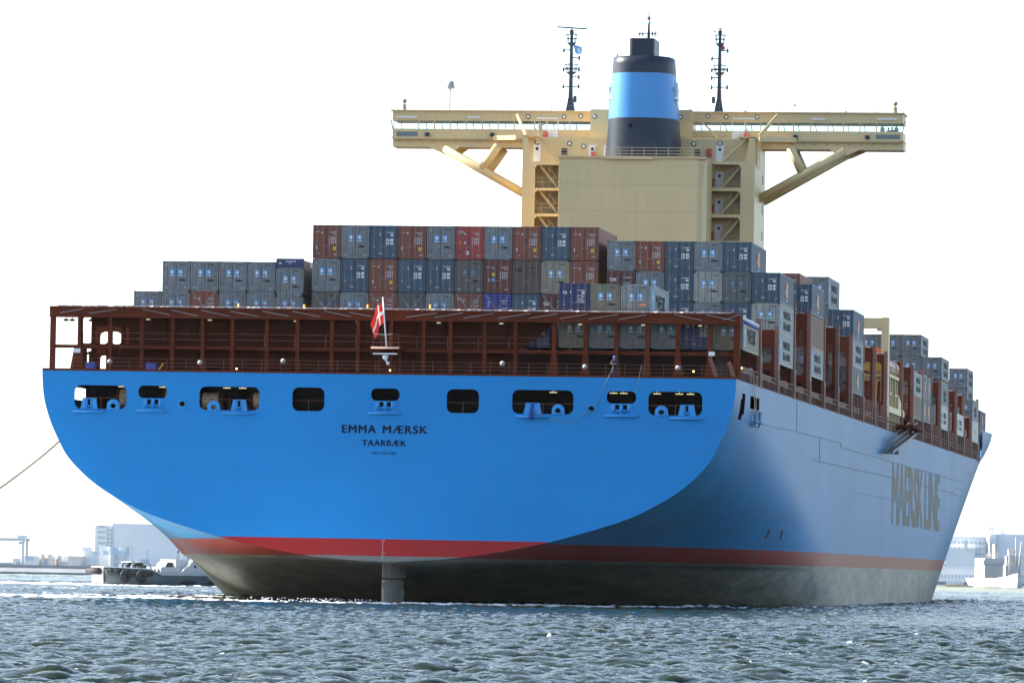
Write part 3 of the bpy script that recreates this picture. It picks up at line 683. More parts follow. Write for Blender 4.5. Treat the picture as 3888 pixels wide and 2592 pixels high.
for outl_, hs, pil in (([(-12.4, 18.3), (-7.5, 18.3), (-7.5, 47.05), (-12.4, 47.05)], gl, [(-12.4, 47.05), (-11.5, 47.05), (-11.9, 49.8), (-12.4, 49.8)]),
                       ([(7.85, 18.3), (12.84, 18.3), (12.84, 47.2), (7.85, 47.2)], gr, [(11.85, 47.2), (12.84, 47.2), (12.84, 49.8), (12.2, 49.8)])):
    mb = MB(); mb.plate(outl_, hs, AY, AY+.2); mb.build('aft_screen', 'cream', DH)
    MB().plate(pil, [], AY, AY+.25).build('slanted_pillar', 'cream', DH)
for z in (47.0, 44.05, 41.28, 38.45):
    MB().box(-11.98, -7.6, AY+.2, AY+2.6, z-.14, z).build('gallery_deck', 'cream', DH); MB().box(7.9, 12.42, AY+.2, AY+2.6, z+.06, z+.2).build('gallery_deck', 'cream', DH)
MB().box(-12.4, -10.85, AY, AY+2.6, 49.72, 49.86).build('gallery_deck', 'cream', DH); MB().box(11.0, 12.84, AY, AY+2.6, 49.72, 49.86).build('gallery_deck', 'cream', DH)
# casing
mb = MB(); mb.box(-7.45, 7.4, 150.5, 160, 18.3, 46.95); mb.add([(7.4, 150.5, 18.3), (8.25, 152.0, 18.3), (8.25, 157.0, 18.3), (7.4, 157, 18.3), (7.4, 150.5, 46.95), (8.25, 152.0, 46.95), (8.25, 157, 46.95), (7.4, 157, 46.95)],
       [(0, 1, 5, 4), (1, 2, 6, 5), (4, 5, 6, 7)])
CS = mb.build('engine_casing', 'cream', DH)
mb = MB(); mb.box(-7.6, 8.3, 150.35, 157.1, 46.95, 47.12); mb.box(-2.55, 2.7, 150.2, 150.36, 46.85, 47.14); mb.box(-7.6, 7.6, 150.3, 150.37, 47.1, 47.2); mb.build('casing_deck', 'cream', DH)
for z in (41.33, 44.2): MB().box(-7.46, 7.41, 150.485, 150.5, z-.02, z+.02).build('plate_seam', 'creamd', CS)
rails(150.45, (48.12, 47.78, 47.45), -7.45, 7.75, 1.3, 47.15, .025, DH, mat='cream')
for x in (-7.0, 7.3): MB().box(x-.3, x+.3, 150.8, 151.3, 47.3, 48.0).build('deck_floodlight', 'navy', DH)
for z in (44.3, 41.5, 38.7):
    for xa, xb, xp in ((-11.0, -8.42, (-10.2, -9.4)), (9.2, 11.33, (10, 10.7))):
        mb = MB()
        for q in (.55, 1.0): mb.bar((xa, AY+.1, z+q), (xb, AY+.1, z+q), .035)
        for x in xp: mb.bar((x, AY+.1, z), (x, AY+.1, z+1), .03)
        mb.build('gallery_railing', 'creamd', DH)
def stair(a, b, w_=.8, mat='creamd', name='stairway'):
    """two stringers, treads and a handrail between points a (low) and b (high)"""
    a, b = Vector(a), Vector(b); mb = MB()
    for dy in (0, w_):
        o = Vector((0, dy, 0)); mb.bar(a+o, b+o, .07, .24); up = Vector((0, 0, .95)); mb.bar(a+o+up, b+o+up, .04)
        for k in range(5): p = a.lerp(b, k/4)+o; mb.bar(p, p+up, .04)
    n = 9
    for k in range(n): p = a.lerp(b, (k+.5)/n); mb.box(p.x-.13, p.x+.13, p.y, p.y+w_, p.z, p.z+.04)
    return mb.build(name, mat, DH)
for z in (44.1, 41.35, 38.5): stair((-8.5, AY+.7, z+.05), (-10.6, AY+.7, z+2.6), .9)
for z in (44.3, 41.5, 38.65): stair((9.2, AY+.7, z+.05), (11.3, AY+.7, z+2.5), .9)
stair((-8.9, AY+.3, 47.2), (-11.2, AY+.3, 49.8), .8, 'cream'); stair((9.3, AY+.5, 47.3), (11.9, AY+.5, 49.8), .8, 'cream')
def door(x, y, z, w_=.82, h=1.85, mat='white'):
    d = MB().box(x, x+w_, y-.05, y-.003, z, z+h).build('door', mat, DH)
    MB().plate(ell(x+w_/2, z+h*.76, .17, .17), [], y-.065, y-.052).build('door_window', 'navy', d)
for z in (47.25, 44.4, 41.55, 38.75): door(8.35, AY+2.6, z)
door(-11.6, AY+2.6, 47.2); door(-5.55, AY+2.6, 47.2); door(-3.9, AY+2.6, 47.2)
def porthole(x, y, z):
    o = MB().lathe([(.10, -.06), (.27, -.06), (.27, 0)], (x, y, z), 14, 0, 'y').build('porthole', 'mast', DH)
    MB().plate(ell(x, z, .17, .17), [], y-.07, y-.062).build('pane', 'white', o)
for x, z in ((-11.15, 49.3), (-7.64, 49.2), (-6.1, 48.9), (5.9, 49.25), (8.75, 49.3)): porthole(x, AY+2.6, z)
for x, z, h in ((-5.0, 47.3, 1.0), (7.6, 47.9, .8), (7.95, 44.7, .8), (7.95, 41.9, .8), (7.95, 39.0, .8)): MB().box(x-.25, x+.25, AY+2.2, AY+2.56, z, z+h).build('fire_cabinet', 'red', DH)
MB().tube((7.95, 150.9, 18.4), (7.95, 150.9, 46.4), .09).build('vent_pipe', 'cream', DH)
for z in (45.3, 42.0, 39.2, 36.5):
    MB().box(12.84, 12.87, 165.0, 165.9, z, z+1.0).build('side_window', 'navy', DH)
f = MB(); f.bar((12.95, 158.2, 46.7), (12.95, 158.2, 48.8), .05); f.bar((12.95, 160.6, 46.7), (12.95, 160.6, 48.8), .05); f.bar((12.95, 158.2, 46.7), (12.95, 160.6, 46.7), .05); f.bar((12.95, 158.2, 47.7), (12.95, 160.6, 47.7), .05); f.build('side_ladder', 'cream', DH)

# navigation bridge with wings over the full beam
NB = thing('navigation_bridge', '', ''); del NB['label']; del NB['category']; NB.parent = SHIP
WY0, WY1 = 164.0, 168.0
mb = MB()
mb.box(-27.9, 28.2, WY0+.4, WY1-.2, 49.1, 50.0)                                           # girder
mb.box(-28.0, 28.25, WY0-.05, WY1, 50.0, 50.14)
for s0, s1 in ((-27.9, 28.15),):
    mb.box(s0, s1, WY0, WY0+.12, 50.14, 51.06); mb.box(s0, s1, WY1-.12, WY1, 50.14, 51.06)     # window aprons
    mb.box(s0, s1, WY0-.02, WY0+.12, 51.94, 52.98); mb.box(s0, s1, WY1-.12, WY1, 51.94, 52.98)
mb.box(-28.1, 28.3, WY0-.25, WY1+.2, 52.98, 53.12)
mb.box(-10.9, 11.1, 160.2, WY0, 49.78, 49.92)
mb.box(-5.7, 5.4, 161.6, WY0-.02, 49.92, 53.1)                                             # centre house behind the funnel
for x in (-27.9, 28.03): mb.box(x, x+.12, WY0+.12, WY1-.12, 50.14, 51.0); mb.box(x, x+.12, WY0+.12, WY1-.12, 51.95, 52.98)
mb.build('wing_shell', 'cream', NB)
mb = MB(); mb.box(-27.7, 28.0, WY0+.15, WY1-.15, 52.85, 52.95); mb.build('bridge_ceiling', P('teal_ceiling', (.10, .20, .20), .6), NB)
MB().box(-27.8, 28.0, WY0-.02, WY0+.38, 49.86, 49.98).build('gutter', 'creamd', NB)
f = MB()
for x in list(np.arange(-27.2, -13.5, 1.25))+list(np.arange(13.6, 27.8, 1.25)): f.plate([(WY0, 49.98), (WY0+.42, 49.98), (WY0+.42, 49.45)], [], x, x+.05, axis='x')
f.build('bracket', 'cream', NB)
WL = [-27.75, -24.98, -23.23, -21.49, -19.72, -17.94, -16.17, -14.4, -12.15, -10.79, -9.57, -8.28, -5.8]
WR = [5.5, 8.25, 11.06, 12.68, 14.63, 16.24, 18.12, 19.99, 21.67, 23.47, 25.28, 28.0]
for ws in (WL, WR):
    for a, b in zip(ws[:-1], ws[1:]):
        o = MB().box(a+.05, b-.05, WY0+.05, WY0+.06, 51.06, 51.94).build('window', 'glass', NB)
        MB().box(a-.06, a+.06, WY0, WY0+.1, 51.06, 51.94).build('mullion', 'cream', o)
        MB().bar((a+.35, WY1-.08, 51.06), (a+.15, WY1-.05, 51.94), .09).build('mullion', 'creamd', o)
MB().box(-27.45, -25.05, WY0-.012, WY0-.003, 50.2, 50.72).build('lower_window', P('pale_teal_pane', (.10, .15, .15), .3), NB)
MB().box(25.2, 27.85, WY0-.012, WY0-.003, 50.22, 50.75).build('lower_window', bpy.data.materials['pale_teal_pane'], NB)
MB().bar((-27.9, WY0+.1, 51.0), (-28.05, WY0+.1, 52.0), .14).build('wing_end_frame', 'cream', NB); MB().bar((28.1, WY0+.1, 51.0), (28.35, WY0+.1, 52.2), .14).build('wing_end_frame', 'cream', NB)
for x0, x1, z in ((-27.4, -25.2, 52.3), (-19.6, -18.15, 52.32), (-11.9, -9.5, 52.25), (9.6, 12.0, 52.35), (18.2, 19.7, 52.35), (25.3, 27.5, 52.4)): MB().box(x0, x1, WY0-.16, WY0-.03, z-.07, z+.09).build('strip_light', 'white', NB)
for x, z in ((-12.88, 52.44), (-8.93, 52.46), (-7.07, 52.55), (6.88, 52.6), (8.9, 52.54), (12.29, 52.56)):
    o = MB().lathe([(.08, -.06), (.24, -.06), (.24, 0)], (x, WY0-.03, z), 14, 0, 'y').build('porthole', 'mast', NB); MB().plate(ell(x, z, .15, .15), [], WY0-.1, WY0-.092).build('pane', 'white', o)
for x, z in ((-5.2, 52.3), (4.2, 52.3)):
    o = MB().lathe([(.08, -.06), (.24, -.06), (.24, 0)], (x, 161.6, z), 14, 0, 'y').build('porthole', 'mast', NB); MB().plate(ell(x, z, .15, .15), [], 161.53, 161.538).build('pane', 'white', o)
for x in (-24.0, -16.8, 16.5, 24.3): MB().box(x-.22, x+.22, WY0-.3, WY0-.01, 50.25, 50.62).box(x-.16, x+.16, WY0-.34, WY0-.3, 50.3, 50.56).build('wing_floodlight', 'navy', NB)
for x, w_ in ((-10.75, 1.15), (9.6, 1.3)):
    d = MB().box(x-.07, x, WY0-.04, WY0+.02, 49.95, 52.0).box(x+w_, x+w_+.07, WY0-.04, WY0+.02, 49.95, 52.0).box(x, x+w_, WY0-.04, WY0+.0, 49.95, 51.06).build('bridge_door', 'white', NB)
for x in (-11.15, 10.9): MB().box(x, x+.55, WY0-.6, WY0-.3, 49.95, 50.75).build('fire_cabinet', 'red', NB)
rails(160.3, (50.9, 50.6, 50.3), -12.3, -5.9, 1.3, 49.9, .022, NB, mat='cream'); rails(160.3, (50.9, 50.6, 50.3), 5.6, 12.4, 1.3, 49.9, .022, NB, mat='cream')
rails(164.1, (54.1, 53.7), -28.0, 28.2, 1.9, 53.1, .012, NB, mat='rod')
def strut(a, b, r, par=None): return MB().tube(a, b, r, r, 14).build('wing_brace', 'cream', par or NB)
for y in (162.6, 167.4):
    for gp in ([(-24.0, 49.12), (-19.9, 49.12), (-21.2, 48.2), (-22.2, 48.35)], [(24.0, 49.12), (20.2, 49.12), (21.3, 48.2), (22.3, 48.35)]): MB().plate(gp, [], y-.2, y+.2).build('brace_gusset', 'cream', NB)
    strut((-21.9, y, 48.75), (-12.3, y, 43.55), .46); strut((22.0, y, 48.8), (12.75, y, 43.55), .46)
    strut((-17.75, y, 46.55), (-15.9, y, 49.15), .48); strut((17.4, y, 46.4), (16.1, y, 49.15), .48)
def pyramid_stairs():
    for x0, z0, x1, z1 in ((-13.75, 52.5, -12.6, 50.2), (14.8, 52.6, 12.9, 50.2)): MB().bar((x0, 161.5, z0), (x1, 160.5, z1), .12, .35).build('wing_stay', 'cream', NB)
pyramid_stairs()
def stair2(a, b):
    a, b = Vector(a), Vector(b); f = MB()
    for dz in (0, .9): f.bar(a+Vector((0, 0, dz)), b+Vector((0, 0, dz)), .06, .2 if dz == 0 else .05)
    for k in range(5): p = a.lerp(b, k/4); f.bar(p, p+Vector((0, 0, .9)), .04)
    f.build('roof_stairway', 'cream', NB)
stair2((8.3, 161, 50.1), (5.2, 161, 53.1))
for a, b in (((-13.7, 160.6, 49.9), (-16.6, 163.6, 50.05)), ((12.9, 160.6, 49.9), (16.6, 163.6, 50.05))): MB().bar(a, b, .12, .5).build('wing_knee', 'cream', NB)

# ------------------------------------------------------------ funnel
FC = (.95, 156.2)
def fring(z, n=48):
    t = (z-47.1)/(58.1-47.1); a = 4.05+(3.26-4.05)*t; b = 4.9+(4.1-4.9)*t; cx = .92-.12*t; e = 2.7
    out = []
    for i in range(n):
        th = 2*math.pi*i/n; c, s = math.cos(th), math.sin(th)
        out.append((cx+a*math.copysign(abs(c)**(2/e), c), FC[1]+b*math.copysign(abs(s)**(2/e), s), z))
    return out
zz = [47.12, 48.5, 50, 51.45, 51.5, 53, 54.6, 56.3, 56.34, 57.3, 58.1]
mb = MB(); n = 48
mb.add([p for z in zz for p in fring(z)], [], 0)
for j in range(len(zz)-1):
    mi = 1 if 51.47 < zz[j+1] <= 56.3 and zz[j] >= 51.45 else 0
    for i in range(n): mb.f.append([j*n+i, j*n+(i+1) % n, (j+1)*n+(i+1) % n, (j+1)*n+i]); mb.mi.append(mi); mb.sm.append(True)
k = (len(zz)-1)*n; mb.f.append([k+i for i in range(n)]); mb.mi.append(0); mb.sm.append(False)
FU = mb.build('funnel', ['navy', 'fblue'], SHIP)
mb = MB(); lo = rrect(-.57, 2.15, 153.6, 158.6, .45, 4); nl = len(lo)
mb.add([(x, y, z) for z in (58.0, 60.12) for x, y in lo], [(i, (i+1) % nl, nl+(i+1) % nl, nl+i) for i in range(nl)]+[tuple(range(nl, 2*nl))], 0)
mb.build('exhaust_stack', 'navy', FU)
for s in (1, -1):
    xs = .88+s*3.72
    MB().plate(star_pts(155.6, 53.95, 1.55, .62), [], min(xs, xs-s*.5), max(xs, xs-s*.5)+.0, axis='x').build('star_emblem', 'star', FU)
MB().plate(ell(-.03, 50.58, .19, .19), [], 151.2, 151.5).build('funnel_port', 'ink', FU)
f = MB(); f.tube((1.36, 155, 60.1), (1.36, 155, 62.6), .16, .1); f.tube((1.36, 155, 62.6), (1.36, 155, 63.2), .06)
f.bar((.15, 155, 60.72), (2.3, 155, 60.72), .09)
for x in (.4, .72, 1.75, 2.05): f.tube((x, 155, 60.47), (x, 155, 60.97), .08)
f.bar((.63, 155, 61.94), (1.93, 155, 61.94), .06); f.bar((.63, 155, 61.78), (1.93, 155, 61.78), .06); f.bar((.65, 155, 61.78), (.65, 155, 62.1), .03); f.bar((1.92, 155, 61.78), (1.92, 155, 62.1), .03)
f.lathe([(.05, -.1), (.26, -.05), (.28, .02), (.05, .05)], (1.36, 155, 62.4), 10); f.bar((1.0, 155, 62.5), (1.7, 155, 62.42), .04); f.build('funnel_mast', 'mast', FU)
MB().tube((-1.8, 153.5, 58.1), (-1.8, 153.5, 58.4), .07).build('vent_cowl', 'mast', FU)

# ------------------------------------------------------------ masts and roof gear
def basket(mb, cx, y, z0, z1, r):
    for k in range(8):
        a = 2*math.pi*k/8; mb.bar((cx+r*.72*math.cos(a), y+r*.72*math.sin(a), z0), (cx+r*math.cos(a), y+r*math.sin(a), z1), .055)
    for zz_, rr_ in ((z1, r), ((z0+z1)/2, r*.87)):
        pts = [(cx+rr_*math.cos(2*math.pi*k/10), y+rr_*math.sin(2*math.pi*k/10), zz_) for k in range(11)]
        mb.path(pts, .035, 4)
    mb.lathe([(.02, 0), (r*.78, 0), (r*.78, -.07), (.25, -.3)], (cx, y, z0), 10)
def radar_mast(cx, s, radar):
    y = 166
    b = MB(); hw = [(.5, 53.1), (.42, 53.6), (.22, 54.75), (.19, 56), (.15, 60.8), (.14, 61.9)]
    for (a, z0), (c, z1) in zip(hw[:-1], hw[1:]):
        b.add([(cx+i*k, y+j*k, z) for k, z in ((a, z0), (c, z1)) for i, j in ((-1, -1), (1, -1), (1, 1), (-1, 1))], [(0, 1, 5, 4), (1, 2, 6, 5), (2, 3, 7, 6), (3, 0, 4, 7)])
    o = b.build('signal_mast', 'mast', SHIP)
    for za, zb_, r in ((57.55, 58.35, .75), (60.75, 61.65, .62)): f = MB(); basket(f, cx, y, za, zb_, r); f.build('mast_platform', 'mast', o)
    for side, z in ((s, 59.95), (-s, 59.1), (s, 57.85), (-s, 57.85), (-s, 57.0), (s, 55.95), (-s, 55.95)):
        yd = MB(); x1 = cx+side*.86; yd.bar((cx, y, z), (x1, y, z), .11); yd.tube((x1, y, z-.24), (x1, y, z+.24), .12, .09); yd.build('yardarm', 'mast', o)
    ld = MB(); ld.bar((cx-s*-.0+s*.3, y-.2, 53.3), (cx+s*.26, y-.2, 60.5), .03)
    for k in range(40): z = 53.6+k*.17; ld.bar((cx+s*.16, y-.2, z), (cx+s*.34, y-.2, z), .02)
    ld.build('mast_ladder', 'mast', o)
    MB().box(cx-s*.55-.17, cx-s*.55+.17, y-.7, y-.3, 54.15, 54.85).build('loudspeaker_box', 'mast', o)
    f = MB(); f.box(cx-.2, cx+.2, y-.2, y+.2, 61.75, 62.15); f.bar((cx, y, 62.15), (cx, y, 62.35), .14)
    if radar: f.bar((cx-1.62, y-.25, 62.46), (cx+1.62, y+.2, 62.30),   .2, .14)
    else: f.bar((cx-.1, y-.5, 62.3), (cx+.35, y+.6, 62.5), .14, .09); f.bar((cx-.75, y, 62.15), (cx-.45, y, 61.95), .12)
    f.build('radar_scanner', 'mast', o)
radar_mast(-8.5, -1, True); radar_mast(7.85, 1, False)
f = MB(); f.tube((-21.9, 166, 53.1), (-21.9, 166, 53.5), .2, .09); f.tube((-21.9, 166, 53.5), (-21.9, 166, 55.65), .1, .08)
for z in (54.4, 54.75, 55.2, 55.45): f.bar((-22.05, 166, z), (-21.6, 166, z), .04)
o = f.build('satellite_mast', 'cream', SHIP)
MB().lathe([(.02, 0), (.48, 0), (.5, .05), (.48, .45), (.38, .72), (.2, .88), (.01, .93)], (-21.88, 166, 55.64), 20).build('satellite_dome', P('dome_grey', (.36, .36, .38), .5), o)
for x in (-26.78, 27.2):
    f = MB(); f.lathe([(.28, 0), (.22, .1), (.2, .55), (.28, .6), (.28, .68), (.02, .7)], (x, 165, 53.1), 12); f.bar((x, 165, 53.8), (x, 165, 53.92), .1)
    f.lathe([(.02, -.22), (.2, -.2), (.27, 0), (.24, .12), (.02, .16)], (x, 165, 54.17), 14, 0, 'y'); f.build('searchlight', P('searchlight_olive', (.22, .19, .12), .5) if 'searchlight_olive' not in bpy.data.materials else bpy.data.materials['searchlight_olive'], SHIP)
for x, z in ((11.0, 55.2), (14.28, 55.3), (14.6, 55.25), (19.63, 55.5), (19.9, 54.95), (25.0, 55.2), (25.27, 54.95), (-27.6, 53.9), (3.4, 54.4), (28.0, 54.0), (-6.0, 54.0)):
    f = MB(); f.tube((x, 166, 53.1), (x, 166, z), .028, .018, 5); f.bar((x-.14, 166, 53.15), (x, 166, 54.0), .02); f.bar((x+.14, 166, 53.15), (x, 166, 54.0), .02); f.build('whip_aerial', 'rod', SHIP)
f = MB(); f.bar((-12.2, 165, 53.1), (-12.2, 165, 53.62), .05); f.bar((-12.2, 165, 53.62), (-10.4, 165, 53.65), .06); f.tube((-10.5, 165, 53.1), (-10.5, 165, 54.1), .06); f.build('roof_davit', 'cream', SHIP)
for x, z, m_ in ((21.87, 53.25, 'searchlight_olive'), (16.3, 53.9, 'searchlight_olive'), (10.9, 53.25, 'orange')): MB().ball((x, 164.6, z), .13, 8).bar((x, 164.6, 53.1), (x, 164.6, z), .04).build('roof_lamp', bpy.data.materials.get(m_) or m_, SHIP)

# ------------------------------------------------------------ starboard lifeboat station and gangway
LS = thing('lifeboat_station', '', ''); del LS['label']; del LS['category']; LS.parent = SHIP
f = MB(); f.box(27.4, 28.15, 148.9, 150.5, 19.8, 30.25); f.box(-27.4, 27.4, 149.0, 150.4, 29.1, 30.2); f.box(26.9, 27.4, 149.1, 150.3, 28.85, 29.1); f.box(-28.15, -27.4, 148.9, 150.5, 18.3, 30.25); f.build('portal_frame', 'cream', LS)
f = MB(); f.box(22, 28.15, 151, 164, 24.1, 24.4); f.box(22, 28.15, 151, 172, 20.35, 21.0); f.box(22, 27.6, 151, 168, 18.3, 18.45)
for y in (153.5, 156.5, 160.5, 163.7): f.box(27.7, 28.05, y-.18, y+.18, 20.9, 24.1)
for y in (153, 156, 159, 162, 165, 168, 171): f.box(27.7, 28.0, y-.15, y+.15, 18.4, 20.4)
f.box(27.75, 28.0, 160.5, 163.7, 22.3, 22.55); f.box(27.75, 28.0, 153.5, 156.5, 22.3, 22.55)
f.add([(27.7, 164, 21), (28.1, 164, 21), (28.1, 171.5, 21), (27.7, 171.5, 21), (27.7, 164, 22.6), (28.1, 164, 22.6)], [(1, 2, 5), (0, 4, 3), (4, 5, 2, 3)])
f.build('boat_deck', 'cream', LS)
MB().box(21.6, 24, 151.5, 167, 18.4, 24.1).build('station_wall', 'creamd', LS)
rails2 = MB()
for z in (25.3, 24.9): rails2.bar((28.1, 151, z), (28.1, 164, z), .05)
for y in np.arange(151, 164.5, 1.3): rails2.bar((28.1, y, 24.4), (28.1, y, 25.3), .04)
rails2.build('station_railing', 'cream', LS)
f = MB(); f.bar((26.4, 152.0, 21.1), (26.4, 153.5, 23.9), .5, .5); f.bar((26.4, 152.6, 23.6), (26.4, 157, 24.0), .3); f.build('boat_davit', 'yellow', LS)
f = MB(); f.plate([(149.5, 18.4), (152.5, 18.4), (151.0, 19.9)], [], 27.6, 28.1, axis='x'); f.build('red_brown_bracket', 'rail', LS)
f = MB(); f.box(27.9, 30.0, 163.5, 166, 19.0, 19.35); f.box(28.1, 30.0, 160.8, 176.5, 18.95, 19.3); f.bar((29.8, 161, 19.1), (29.6, 161.6, 18.3), .2); f.bar((29.8, 168.5, 19.1), (29.8, 168.7, 18.5), .12)
f.build('gangway_gantry', 'brown', SHIP)
g = MB(); A_, B_ = Vector((28.95, 141.5, 15.9)), Vector((28.95, 174.5, 18.75))
for dx in (-.45, .45):
    o = Vector((dx, 0, 0)); g.bar(A_+o, B_+o, .1, .24)
    for h in (.6, 1.15): g.bar(A_+o+Vector((0, 1.5, h+.05)), B_+o+Vector((0, 0, h)), .06)
    for k in range(19): p = A_.lerp(B_, k/18)+o; g.bar(p, p+Vector((0, 0, 1.15 if k else .4)), .05)
for k in range(60): p = A_.lerp(B_, k/60); g.box(p.x-.45, p.x+.45, p.y-.12, p.y+.12, p.z-.02, p.z+.02)
g.box(28.4, 29.5, 140.2, 141.8, 15.72, 15.9); g.tube((28.6, 150.5, 16.1), (29.3, 150.5, 16.1), .22)
g.build('gangway', 'screen', SHIP)
# ------------------------------------------------------------ containers
KC = {'G': (.165, .180, .180), 'GD': (.085, .10, .10), 'R': (.205, .050, .017), 'B': (.032, .072, .108), 'C': (.33, .032, .018), 'CB': (.19, .055, .022), 'D': (.085, .078, .062), 'K': (.11, .018, .010),
      'T': (.085, .014, .009), 'TD': (.075, .05, .032), 'O': (.25, .22, .145), 'N': (.022, .032, .21), 'NV': (.009, .020, .095), 'OL': (.17, .165, .105), 'LG': (.21, .24, .22), 'TN': (.21, .18, .115),
      'OR': (.30, .07, .025), 'TE': (.07, .13, .11), 'W': (.62, .60, .52), 'SG': (.30, .30, .26), 'BR': (.20, .070, .032), 'ND': (.012, .026, .10)}
for k, c in KC.items(): M['c'+k] = P('container_paint_'+k.lower(), c, .5, var=.18, scale=.9, streak=.42, rust=.45, rnd=.12, bump=.1)
M['bar'] = P('door_bar_galvanised', (.19, .19, .18), .5, .3, var=.2)
M['cast'] = P('corner_casting', (.035, .033, .032), .6, var=.2)
_cm = {}
def dashes(mb, x0, x1, z, h, n, mi, seed, y):
    g = random.Random(seed); x = x0
    for k in range(n):
        w_ = (x1-x0)/n*(.55+.35*g.random()); mb.box(x, x+w_, y, y+.004, z, z+h, mi); x += (x1-x0)/n
def emblem(mb, cx, cz, w_=.42, h=.62, y=-.016):
    mb.box(cx-w_/2, cx+w_/2, y, y+.004, cz-h/2, cz+h/2, 0)
    mb.plate(star_pts(cx, cz+.03, .215, .085), [], y-.006, y-.001, 1); mb.box(cx-w_/2, cx+w_/2, y-.003, y, cz-h/2, cz-h/2+.05, 1)
